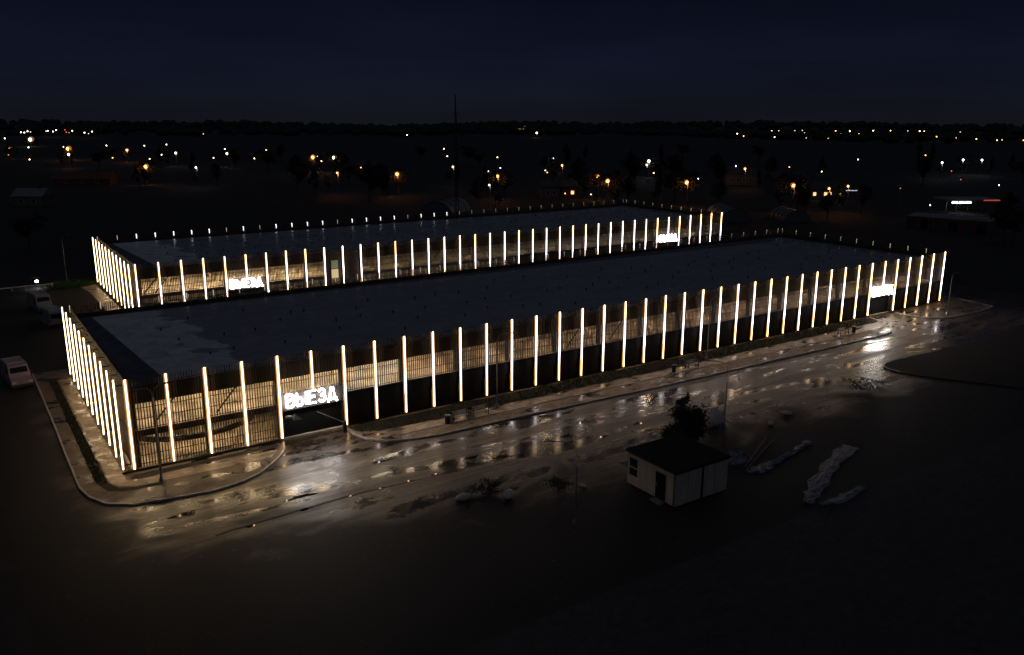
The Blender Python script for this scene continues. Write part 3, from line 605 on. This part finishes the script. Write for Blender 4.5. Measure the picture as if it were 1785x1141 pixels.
sheeting('d', [(40.8, -33.6, .3, .15), (42.4, -34.0, .9, .2), (46.0, -33.6, .6, .15)], 'small pale sheeting strip nearest the camera in the right yard')
for i, (x0, y0, x1, y1, z, lab) in enumerate([(41.5, -25.9, 47.8, -22.8, .6, 'long thin pipe lying just behind the rounded sheeting heap'), (41.3, -26.3, 48.3, -23.3, .35, 'long thin pipe lying in front of the rounded sheeting heap')]):
    tag(part('pipe', MB().tube([(0, 0, .06), (x1-x0, y1-y0, z*.3+.06)], .05, 6), m_pole, None, (x0, y0, 0)), lab, 'pipe', 'thin pipes in the yard')
# ------------------------------------------------------------------ vans on the side road
m_vanw = mat('van_white', (.24, .245, .26), .35, var=.05); m_vanp = mat('van_mauve', (.30, .22, .30), .4, var=.1); m_tyre = mat('tyre', (.012, .012, .012), .8); m_lens = mat('lamp_lens', (.6, .58, .5), .15); m_tail = mat('tail_lens', (.4, .02, .01), .3)
def van(loc, rz, mt, label, L=5.2, H=2.35):
    T = thing('van', label, 'van', loc, rz, 'vans parked on the dark side road')    # nose points to -y
    prof = [(-L/2, .35), (-L/2+.02, .95), (-L/2+.85, 1.2), (-L/2+1.5, H-.12), (-L/2+1.8, H), (L/2-.15, H), (L/2, H-.2), (L/2, .35)]
    m = MB(); n = len(prof)
    for x, ins in ((-1.0, 0), (1.0, 0)):
        for (y, z) in prof: m.v.append((x*(1-.09*max(0, (z-1.1)/1.2)), y, z))
    m.f.append(tuple(range(n))); m.f.append(tuple(range(2*n-1, n-1, -1)))
    for i in range(n): j = (i+1) % n; m.f.append((j, i, n+i, n+j))
    part('body', m, mt, T)
    y0, z0, y1, z1 = -L/2+.95, 1.27, -L/2+1.42, H-.25
    part('windscreen', MB().quad((-.84, y0-.02, z0), (.84, y0-.02, z0), (.78, y1-.02, z1), (-.78, y1-.02, z1)).quad((-.84, y0-.03, z0+.01), (.84, y0-.03, z0+.01), (.78, y1-.03, z1+.01), (-.78, y1-.03, z1+.01)), m_glass, T)
    for sx in (-1, 1):
        part('side_window', MB().box(min(sx*.99, sx*.93), max(sx*.99, sx*.93), -L/2+1.55, -L/2+2.4, 1.3, 1.95), m_glass, T)
        part('mirror', MB().box(min(sx*1.02, sx*1.22), max(sx*1.02, sx*1.22), -L/2+1.05, -L/2+1.15, 1.3, 1.6), m_frame, T)
        part('headlight', MB().box(sx*.75-.17, sx*.75+.17, -L/2-.02, -L/2+.05, .72, .92), m_lens, T)
        part('tail_light', MB().box(sx*.88-.08, sx*.88+.08, L/2-.02, L/2+.02, .8, 1.3), m_tail, T)
        for yy in (-L/2+.95, L/2-1.0):
            w = part('wheel', MB().tube([(sx*.80, yy, .33), (sx*1.02, yy, .33)], .33, 14), m_tyre, T); part('rim', MB().tube([(sx*1.0, yy, .33), (sx*1.03, yy, .33)], .19, 10), m_pole, w)
    part('rear_window', MB().box(-.7, .7, L/2-.005, L/2+.015, 1.35, 1.95), m_glass, T)
    part('bumper', MB().box(-.98, .98, -L/2-.08, -L/2+.01, .36, .6), m_frame, T); part('bumper', MB().box(-.98, .98, L/2-.01, L/2+.08, .36, .6), m_frame, T)
    part('roof_rack', MB().box(-.85, -.8, -L/2+2.0, L/2-.3, H, H+.08).box(.8, .85, -L/2+2.0, L/2-.3, H, H+.08).box(-.8, .8, -L/2+2.3, -L/2+2.36, H+.02, H+.08).box(-.8, .8, L/2-.7, L/2-.64, H+.02, H+.08), m_lens, T)
    return T
van((-5.7, 31.3, .004), .12, m_vanp, 'mauve grey van parked alone nearest on the left side road')
van((.4, 58.0, .005), .15+math.pi, m_vanw, 'white van nearest the left end of the near building', 5.5)
van((.2, 68.5, .005), .12, m_vanw, 'white van behind the other one, nearer the floodlight', 6.0)
# floodlight, rail and grass left of the rear building
e_flood = emit('flood_white', (1, .97, .9), 60)
T = thing('floodlight', 'bright white floodlight on a short post by the white rail', 'lamp', (1.4, 87.2, 0))
part('post', MB().tube([(0, 0, 0), (0, 0, .9)], .05, 6), m_pole, T); part('lamp_head', MB().box(-.25, .25, -.05, .12, .85, 1.15), m_pole, T); part('lens', MB().ball((0, -.14, 1.0), (.24, .10, .17), 10, 8), e_flood, T); part('shade', MB().tube([(-.1, 0, 1.55), (-.1, 0, 1.75)], [.75, .3], 12).tube([(-.1, 0, 1.1), (-.1, 0, 1.56)], .03, 5), m_pole, T)
T = thing('guard_rail', 'low white guard rail running behind the floodlight', 'fence', (-8, 85.6, 0))
for k in range(7): part('post', MB().box(k*1.9-.04, k*1.9+.04, -.04, .04, 0, .75), m_white, T)
part('rail', MB().box(-.1, 11.6, -.07, -.041, .55, .72), m_white, T)
gm = MB()
for k in range(5200):
    x, y = R.uniform(2.6, 9.9), R.uniform(83.2, 90); h = R.uniform(.12, .4); a = R.uniform(0, 3.14); dx, dy = .035*math.cos(a), .035*math.sin(a)
    if (x-6)**2/15+(y-86.4)**2/11 > 1+R.uniform(-.3, .2): continue
    gm.quad((x-dx, y-dy, 0), (x+dx, y+dy, 0), (x+dx*.2+R.uniform(-.1, .1), y+dy*.2, h), (x-dx*.2, y-dy*.2+R.uniform(-.1, .1), h))
o = part('lit_grass', gm, m_grass); o['kind'] = 'stuff'; tag(o, 'bright green grass lit up left of the rear building', 'grass')
struct('grass_base', MB().sheet([(6+3.7*math.cos(t/12*6.283)*(1+.1*math.sin(t*2.3)), 86.4+3.2*math.sin(t/12*6.283)) for t in range(12)], .006), m_grass)
struct('rear_path', MB().sheet([(7.2, 84.0), (9.6, 86.2), (10.0, 55), (8.0, 55), (7.9, 78)], .0075), m_path)
# turf tufts at the verge and the dark bed
tm = MB()
for k in range(9000):
    u = R.random()
    if u < .8: x, y = R.uniform(18.5, 95.5), R.uniform(-2.5, -.3)
    else: x, y = R.uniform(-2.95, -2.2), R.uniform(-1, 30)
    
    h = R.uniform(.05, .22); a = R.uniform(0, 3.14); dx, dy = .03*math.cos(a), .03*math.sin(a)
    tm.quad((x-dx, y-dy, zp), (x+dx, y+dy, zp), (x+R.uniform(-.08, .08), y+R.uniform(-.08, .08), zp+h), (x-dx*.3, y-dy*.3, zp+h*.8))
o = part('turf', tm, m_turf); o['kind'] = 'stuff'; tag(o, 'dark sparse tufts of grass along the verge', 'grass')
rb = MB(); r9 = random.Random(77)
for k in range(3800):
    x, y = r9.uniform(-8, 80), r9.gauss(-20, 6)
    if r9.random() < .3: x, y = r9.uniform(20, 92), r9.uniform(-6.6, -4.9)
    z = zp-.01 if y > -6.7 and 19.5 < x < 92 else 0.0
    if -18 < y < -6.8 and r9.random() < .75: continue
    if 31 < x < 37 and -29 < y < -22.8: continue
    if y > -4.9: continue
    q = r9.uniform(.03, .11); n = len(rb.v); rb.v += [(x+r9.uniform(-q, q), y+r9.uniform(-q, q), z) for _ in range(3)]+[(x, y, z+q*.8)]; rb.f += [(n, n+1, n+3), (n+1, n+2, n+3), (n+2, n, n+3)]
o = part('rubble', rb, m_board); o['kind'] = 'stuff'; tag(o, 'small stones and crumbs of rubble scattered over yard and verge', 'rubble')
# ------------------------------------------------------------------ town beyond
def raytest(u, v, h):
    o = Vector((CX, CY, CZ)); d = (_F+_R2*((u-892.5)/CF)-_U2*((v-570.5)/CF)).normalized()
    lo, hi = 20.0, 4600.0; t = 60.0
    while t < hi:
        p = o+d*t
        if p.z < terr(p.x, p.y)+h: break
        t *= 1.01
    p = o+d*t; return p.x, p.y, t
def tl(n, c, s): return emit(n, c, s)
LC = {'o': tl('lamp_orange', (1, .42, .09), 7), 'w': tl('lamp_warm', (1, .74, .45), 9), 'c': tl('lamp_cool', (.88, .95, 1), 7), 'r': tl('lamp_red', (1, .22, .08), 4)}
LH = {'o': tl('halo_orange', (1, .30, .06), .28), 'w': tl('halo_warm', (1, .42, .15), .16)}
LCd = {'o': tl('dim_orange', (1, .42, .18), 2.5), 'w': tl('dim_warm', (1, .75, .5), 2.2), 'c': tl('dim_cool', (.85, .93, 1), 1.6), 'r': tl('dim_red', (1, .2, .08), 1.4)}
# (x, y, class, colour, label)   class 3 big, 2 medium, 1 small
BIG = [
 (28,224,3,'w','large pale yellow street lamp glowing on the horizon at the far left'), (53,242,3,'w','large warm street lamp just below the far left horizon lamp'),
 (16,257,2,'o','orange street lamp glowing at the extreme left of the town'), (119,258,3,'o','wide orange street lamp in the left cluster of town lights'),
 (120.5,268.6,2,'w','warm street lamp right under the wide orange one'), (222,261,2,'o','orange street lamp between the left cluster and the big amber lamp'),
 (255,289.5,3,'o','big amber street lamp on a forked pole, left part of the town'), (307,266,2,'w','warm street lamp up and right of the big amber lamp'),
 (343,291,2,'c','white street lamp on a visible pole right of the amber lamp'), (396.5,267,2,'w','warm street lamp, lower of the close pair at left of centre'),
 (373.5,275,1,'w','small warm street lamp left of the close pair'), (393,259.5,1,'w','small lamp, upper of the close pair at left of centre'),
 (546,273,3,'o','big orange star bright street lamp beside a tiny one'), (555,272.5,1,'w','tiny street lamp touching the big orange star bright one'),
 (583,274,3,'w','big warm street lamp right of the orange star bright one'), (589.4,300.5,2,'o','orange street lamp on a pole below the big warm one'),
 (693.5,302.5,3,'o','big yellow orange street lamp on a tall pole left of the mast'), (790.8,290,2,'w','warm street lamp on a pole right beside the mast'),
 (868.5,307,3,'o','orange street lamp on a pole right of the mast'), (854.6,322,2,'c','white lamp low beside the orange lamp right of the mast'),
 (965,275,2,'c','bluish white street lamp above the centre of the town'), (981,287.7,2,'o','orange street lamp below the bluish white one'),
 (1044,307,3,'o','biggest orange street lamp above the rear building roof'), (1061,315,3,'o','orange street lamp on a pole, right neighbour of the biggest orange one'),
 (1132,280,3,'c','bright white lamp, upper of two stacked at centre right'), (1128.6,287,2,'w','warm lamp, lower of the two stacked at centre right'),
 (1199,317,3,'o','warm street lamp on twin poles above the right end of the rear building'), (1300,293.8,2,'o','orange street lamp above the floodlit yellow house'),
 (1385,322,3,'o','big warm street lamp on twin poles at the right'), (1447,328,2,'o','orange street lamp right of the twin pole lamp'),
 (1480,323.6,2,'o','small orange street lamp above the white lit shop sign'), (1643,283,2,'c','bluish lamp left of the white pair at the right'),
 (1679.6,278,2,'c','left lamp of the white pair at the far right'), (1712.5,278,2,'c','right lamp of the white pair at the far right'),
 (1496.5,277.7,1,'c','lone small white lamp in the dark right of centre'), (915,223,3,'w','bright warm lamp in front of the horizon building'), (909,223,2,'w','lesser warm lamp left of the bright one on the horizon building'), (936,231,2,'w','warm lamp just right of and below the horizon building'),
]
z2 = lambda L: [(x/3.967, 200+y/3.967) for x, y in L]
SMALL = [(x, y, c) for (x, y), c in zip(z2([(147,120),(170,122),(192,113),(213,118),(275,98),(320,112),(332,110),(368,115),(390,105),(477,96),(501,110),(528,97),(586,123),(614,129),(638,115),(681,97),(1002,213),(1154,205),(1122,276),(1408,131),(36,163),(201,225),(210,308),(441,221),(740,212),(784,297),(1040,305),(1764,302)]), 'wcwcowcwcwwwwcwcwwwwwcwwwoww')]
SMALL += [(113.5,226.2,'r'),(116,230.3,'r'),(121,231,'r'),(16,270,'r'),(471.4,269,'w'),(465,261.5,'o'),(561.7,281,'w'),(630.7,291.7,'o'),(710,235,'w'),(780.7,272,'w'),(774.7,259,'w'),(852.6,298.7,'w'),(857.9,298.7,'w'),(873.5,293,'c'),(868,274,'w'),(952,296.8,'w'),(955.5,301,'o'),(1032,339.6,'w'),(1218.6,311,'c'),(1200,228.5,'c'),(1285.4,232.8,'w'),(1296.5,236.8,'o'),(1284,289,'c'),(987,337,'o'),(1140.7,302,'w')]
z5 = [(137,115,'o'),(166,103,'w'),(186,142,'w'),(212,102,'w'),(268,117,'o'),(260,101,'r'),(315,101,'w'),(363,101,'w'),(379,118,'w'),(389,148,'w'),(493,119,'o'),(530,150,'o'),(577,102,'o'),(610,123,'o'),(668,104,'w'),(727,124,'o'),(818,102,'w'),(848,127,'o'),(878,102,'w'),(929,102,'o'),(980,102,'c'),(1040,104,'c'),(1116,105,'w'),(1145,106,'w'),(1225,140,'o'),(1350,147,'o'),(1480,155,'o'),(1613,162,'o'),(1645,160,'w'),(1375,115,'w'),(1463,120,'w'),(1685,127,'w'),(1783,132,'r'),(1783,163,'o'),(1155,259,'o'),(1127,320,'o'),(1323,360,'r'),(1383,414,'r'),(283,336,'o'),(491,366,'w'),(996,474,'r'),(1188,582,'c'),(1628,452,'w')]
SMALL += [(1300+x/3.68, 200+y/3.68, c) for x, y, c in z5]
POLES = {}
def street_lamp(u, v, cls, col, label, group):
    h = 7.5; x, y, t = raytest(u, v, h); s = t*.00068*{3: 2.6, 2: 1.6, 1: .95, 0: .8}[cls]; z = terr(x, y)
    key = round(math.log(t)*8)
    if ('p', key) not in POLES:
        POLES['p', key] = MB().tube([(0, 0, 0), (0, 0, h-.05)], [max(.07, t*.00022), max(.05, t*.00016)], 5).tube([(0, 0, h-.1), (-.35, 0, h+.02)], max(.05, t*.0001), 5).mesh('pole', m_pole)
    b = ('b', key, cls, col)
    if b not in POLES: POLES[b] = MB().ball((-.35, 0, h-(s*.35 if cls > 1 else 0)), (s*.85, s*.85, s*.85), 10, 8).mesh('bulb', (LC if cls > 1 else (LCd if cls == 0 or col == 'r' else LC))[col])
    T = thing('street_lamp', label, 'street lamp', (x, y, z), 0, group); link('pole', POLES['p', key], T); link('bulb', POLES[b], T)
    if cls >= 2 and col in 'ow':  # dim glowing ball added behind the bulb as the lamp's halo
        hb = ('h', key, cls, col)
        if hb not in POLES: POLES[hb] = MB().ball((-.35+s*.8, s*1.2, h-s*.1), (s*1.5, s*1.5, s*1.35), 12, 8).mesh('halo_ball', LH[col])
        link('halo_ball', POLES[hb], T)
    if cls >= 2 and t < 1500:
        ld = bpy.data.lights.new('lamp_light', 'POINT'); ld.color = {'o': (1, .42, .12), 'w': (1, .65, .35), 'c': (.9, .95, 1), 'r': (1, .2, .1)}[col]; ld.energy = (90 if col == 'o' else 35)*cls*(t/250)**1.3; ld.shadow_soft_size = max(.3, s*.9)
        lo = bpy.data.objects.new('lamp_light', ld); SC.collection.objects.link(lo); lo.parent = T; lo.location = (-.35, 0, h-s-.5)
    return x, y, t
near = []
for u, v, c, col, lab in BIG: near.append((*street_lamp(u, v, c, col, lab, 'lit street lamps in the town'), c))
for u, v, col in SMALL:
    hz_ = v < 246
    street_lamp(u, v, 0 if (hz_ and R.random() < .45) else 1, col, 'tiny far light in the scattered row along the dark horizon' if hz_ else 'small dim light scattered in the dark town below the horizon', 'tiny lights along the horizon' if hz_ else 'small lights scattered in the dark town')
# trees added round the lamps to catch their glow as halos; others scattered
for (x, y, t, c) in near:
    if t > 1300 or c < 2: continue
    dx_, dy_ = (x-CX)/t, (y-CY)/t
    if c == 3: tree(x+dx_*4.2, y+dy_*4.2, R.uniform(1.1, 1.4), 2, 'added dim tree beside a street lamp in the dark town', 'added trees near the town street lamps', None, R.uniform(0, 6))
    for k in range(2):
        a = R.uniform(0, 6.28); d = R.uniform(3.5, 10)
        tree(x+d*math.cos(a), y+d*math.sin(a), R.uniform(.7, 1.15), k, 'added dim tree beside a street lamp in the dark town', 'added trees near the town street lamps', None, R.uniform(0, 6))
clear = [(math.atan2(q[1]-CY, q[0]-CX), math.hypot(q[0]-CX, q[1]-CY)) for q in near]+[(math.atan2(raytest(u_, v_, 0)[1]-CY, raytest(u_, v_, 0)[0]-CX), 330) for u_, v_ in ((1640, 368), (1665, 368), (1690, 368), (1475, 349), (1500, 349), (1433, 347), (1450, 347))]
r5 = random.Random(55)
for k in range(75):
    a = r5.uniform(-.95, .9)+math.pi/2-YAW; d = r5.uniform(230, 620); x, y = CX+d*math.cos(a), CY+d*math.sin(a)
    if any(abs(a-ca) < 5.0/d and d < cd+8 for ca, cd in clear): continue
    if -15 < x < 140 and -10 < y < 105: continue
    tree(x, y, R.uniform(.9, 1.6), k % 3, 'unlit dark tree standing in the black area behind the buildings', 'unlit trees in the dark town', None, R.uniform(0, 6))
fw = MB(); rr = random.Random(11)
for k in range(2600):
    a = rr.uniform(-.75, .75)+math.pi/2-YAW; d = rr.uniform(1500, 4700); x, y = CX+d*math.cos(a), CY+d*math.sin(a); h = rr.uniform(9, 17)*(1+.5*(d > 3000)); w = h*rr.uniform(.5, 1.1); z = terr(x, y)-2
    fw.tube([(x, y, z), (x+rr.uniform(-2, 2), y, z+h*.55), (x+rr.uniform(-2, 2), y, z+h*.85), (x, y, z+h)], [w*.7, w*rr.uniform(.8, 1.1), w*.6, w*.15], 6)
o = part('far_wood', fw, m_leaf); o['kind'] = 'stuff'; tag(o, 'black far wood forming the uneven horizon line', 'wood')
# mast
mx_, my_, _ = raytest(797, 378, 0)
mx_, my_ = 105.5, 130.4
T = thing('radio_mast', 'tall thin dark mast rising above the horizon behind the rear building', 'mast', (mx_, my_, 0))
mm = MB()
for k in range(3):
    a = k*2.094; mm.tube([(.55*math.cos(a), .55*math.sin(a), 0), (.25*math.cos(a), .25*math.sin(a), 27)], .09, 4)
for z in range(27):
    r0, r1 = .55-.33*z/27, .55-.33*(z+1)/27
    for k in range(3): a, b = k*2.094, (k+1)*2.094; mm.tube([(r0*math.cos(a), r0*math.sin(a), z), (r1*math.cos(b), r1*math.sin(b), z+1)], .025, 3)
part('lattice', mm, m_frame, T); part('top_pole', MB().tube([(0, 0, 26.5), (0, 0, 32.2)], [.22, .12], 6).tube([(-.3, 0, 31.2), (.3, 0, 31.2)], .04, 4), m_frame, T)
part('crossarm', MB().tube([(-.9, .6, 27.5), (.9, -.6, 27.5)], .08, 4).tube([(-.9, .6, 27.5), (-1.0, .66, 25.3)], .03, 4).tube([(.9, -.6, 27.5), (1.0, -.66, 25.3)], .03, 4).tube([(-.55, -.3, 29.8), (.55, .3, 29.8)], .03, 4), m_frame, T)
# hangars, sheds and houses
m_hang = mat('hangar_sheet', (.10, .11, .13), .45, var=.3); m_brick = mat('red_brick', (.13, .045, .025), .8, var=.3); m_plas = mat('plaster', (.13, .12, .10), .8); m_tile = mat('dark_roof', (.05, .045, .045), .7); m_metroof = mat('sheet_roof', (.16, .16, .17), .35, var=.1)
e_win = emit('lit_window', (1, .55, .22), 1.6)
def hangar(loc, rz, w, l, label):
    T = thing('hangar', label, 'hangar', loc, rz, 'arched hangars'); m = MB(); n = 14; H = w*.42
    for yy in (0, l):
        for k in range(n+1): t = math.pi*k/n; m.v.append((-w/2*math.cos(t), yy, H*math.sin(t)))
    for k in range(n): m.f.append((k, k+1, n+2+k, n+1+k))
    m.f.append(tuple(range(n+1))[::-1]); m.f.append(tuple(range(n+1, 2*n+2))); part('shell', m, m_hang, T)
    for j in range(5):
        r = MB(); r.tube([(-w/2*1.01*math.cos(math.pi*k/n), j*l/4, H*1.015*math.sin(math.pi*k/n)) for k in range(n+1)], .09, 4); part('rib', r, m_frame, T)
hangar((163, 84, 0), -.55, 8, 16, 'arched pale hangar just right of the rear building end')
hangar((177, 75.5, 0), -.55, 7, 12, 'second arched hangar further right of the rear building')
hangar((104, 139, 0), -.9, 9, 15, 'dim arched hangar behind the mast foot')
def house(loc, rz, w, d, h, label, wall, roof, win=(), lit=(), group='houses of the dark town'):
    T = thing('house', label, 'house', loc, rz, group); part('wall', MB().box(-w/2, w/2, -d/2, d/2, 0, h), wall, T); m = MB(); n = 0; o = .4
    m.v = [(-w/2-o, -d/2-o, h), (w/2+o, -d/2-o, h), (w/2+o, d/2+o, h), (-w/2-o, d/2+o, h), (-w/2-o, 0, h+d*.32), (w/2+o, 0, h+d*.32)]
    m.f = [(0, 1, 5, 4), (2, 3, 4, 5), (1, 2, 5), (3, 0, 4), (0, 3, 2, 1)]; r = part('roof', m, roof, T); part('chimney', MB().box(w*.2, w*.2+.6, -.3, .3, h+.4, h+d*.32+.7), m_brick, r)
    for k, x in enumerate(win):
        f = part('window', MB().box(x-.6, x+.6, -d/2-.05, -d/2+.02, h*.35, h*.35+1.3), m_white, T); part('pane', MB().box(x-.5, x+.5, -d/2-.08, -d/2-.051, h*.35+.1, h*.35+1.2), e_win if k in lit else m_glass, f)
def hx(u, v): x, y, t = raytest(u, v, 0); return (x, y, terr(x, y))
house(hx(1285, 322), -.5, 13, 8, 4.5, 'floodlit yellow house front under the orange lamp', m_plas, m_tile, (-4, -1.3, 1.3, 4), ())
house(hx(1368, 336), -.4, 13, 8, 5, 'dim grey house left of the twin pole lamp', m_plas, m_tile, (-4, 0, 4), ())
house(hx(1433, 347), -.5, 12, 7, 3.6, 'low house with orange lit windows near the right lamps', m_plas, m_tile, (-4.4, -.6, .9, 4.2), (0, 1, 2, 3))
house(hx(958, 345), -.5, 6, 6, 4, 'small pale shed behind the rear roof left of the orange lamps', m_plas, m_tile, (-1, 1), ())
house(hx(990, 345), -.5, 5, 6, 4, 'small dark shed with a lit corner behind the rear roof', m_brick, m_tile, (-1, 1), (1,))
house(hx(150, 322), -.5, 22, 8, 2.6, 'long low red roofed shed at the left of the town', m_brick, m_brick, (-6, 0, 6), ())
house(hx(60, 358), -.6, 9, 7, 3, 'small dim house at the left edge below the town lights', m_plas, m_metroof, (-2, 2), ())
house(hx(640, 300), -.6, 10, 7, 3.5, 'small dark house between two orange lamps left of the mast', m_brick, m_tile, (-2, 2), ())
hz_p = raytest(918, 232, 0)
T = thing('apartment_block', 'floodlit apartment block on the horizon behind the warm lamps', 'building', (hz_p[0], hz_p[1], terr(hz_p[0], hz_p[1])), -.5)
q = hz_p[2]/CF; part('wall', MB().box(-17*q, 13*q, 0, 12, 0, 10*q), m_plas, T); part('roof', MB().box(-17.5*q, 13.5*q, -.5, 12.5, 10*q+.01, 11*q), m_tile, T)
for k in range(9): part('window', MB().box((-15+k*3)*q, (-14+k*3)*q, -.3, -.01, 6*q, 7.3*q), e_win, T)
# row of brick garages, petrol station, shop sign, big tree at the right
T = thing('garage_row', 'row of red brick garages with pale roof at the right', 'garages', (191, 53.5, 0), math.atan2(-16.5, 5)*1.0)
for k in range(6): b = part('brick_bay', MB().box(k*3.1, k*3.1+3.05, 0, 9, 0, 2.9-.1*(k % 2)), m_brick, T); part('door', MB().box(k*3.1+.4, k*3.1+2.6, -.06, -.003, .05, 2.2), m_dark if k % 2 else m_frame, b)
part('roof', MB().box(-.2, 18.8, -.3, 9.2, 2.91, 3.05).box(-.2, 18.8, -.34, -.301, 2.9, 3.12), m_metroof, T)
T = thing('storage_hut', 'small pale green hut at the right end of the garage row', 'hut', (199, 40, 0), -.5); part('wall', MB().box(-2.2, 2.2, -2, 2, 0, 3.0), mat('green_plaster', (.30, .34, .20), .7), T); part('roof', MB().box(-2.5, 2.5, -2.3, 2.3, 3.01, 3.2), m_metroof, T); part('door', MB().box(-.5, .5, -2.06, -2.003, 0, 2.1), m_frame, T)
gx, gy, gt = raytest(1663, 368, 0)
T = thing('petrol_station', 'brightly lit station canopy with red edge at the right', 'petrol station', (gx, gy, terr(gx, gy)), -.55)
e_red = emit('red_fascia', (1, .12, .04), .45); e_can = emit('canopy_light', (1, .93, .95), 8)
part('canopy', MB().box(-4, 11, -5, 5, 3.2, 3.7), m_metroof, T); f = part('fascia', MB().box(5.5, 11.05, -5.15, -5.01, 3.45, 3.72), e_red, T); 
for x in (-2.5, 0.5, 4, 8.5): part('post', MB().box(x-.12, x+.12, -.12, .12, 0, 3.19), m_metroof, T)
for x in (-3, -1, 1): part('canopy_lamp', MB().box(x-.8, x+.8, -5.2, -5.02, 2.75, 3.15), e_can, T)
part('kiosk', MB().box(5, 10, 5.5, 9, 0, 3.2), m_plas, T)
gx, gy, gt = raytest(1488, 349, 0); T = thing('shop_sign', 'thin white lit shop sign board low at the right', 'sign', (gx, gy, terr(gx, gy)), -.55); q = gt/CF
part('board', MB().box(-15*q, 15*q, 0, .15, 2.6, 3.9), m_dark, T); part('post', MB().box(-14*q, -13.6*q, .16, .4, 0, 3.5).box(13.6*q, 14*q, .16, .4, 0, 3.5), m_frame, T)
for k in range(12): part('lamp', MB().box((-14+k*2.35)*q, (-12.6+k*2.35)*q, -.1, -.01, 3.0, 3.0+.7*q*1.2), emit('sign_lamp', (.85, .93, 1), 1.1) if k == 0 else bpy.data.materials['sign_lamp'], T)
tree(186, 27, 1.25, 0, 'large dark tree at the right beyond the garage row', 'large dark trees at the right')
tree(180, 22, 1.1, 2, 'large dark tree right of the biggest one beyond the garage row', 'large dark trees at the right')
tree(-12, 130, 1.2, 1, 'dark tree at the far left behind the guard rail', 'dark trees behind the guard rail')
tree(4, 128, 1.0, 2, 'dark tree behind the slim lamp post at left', 'dark trees behind the guard rail')
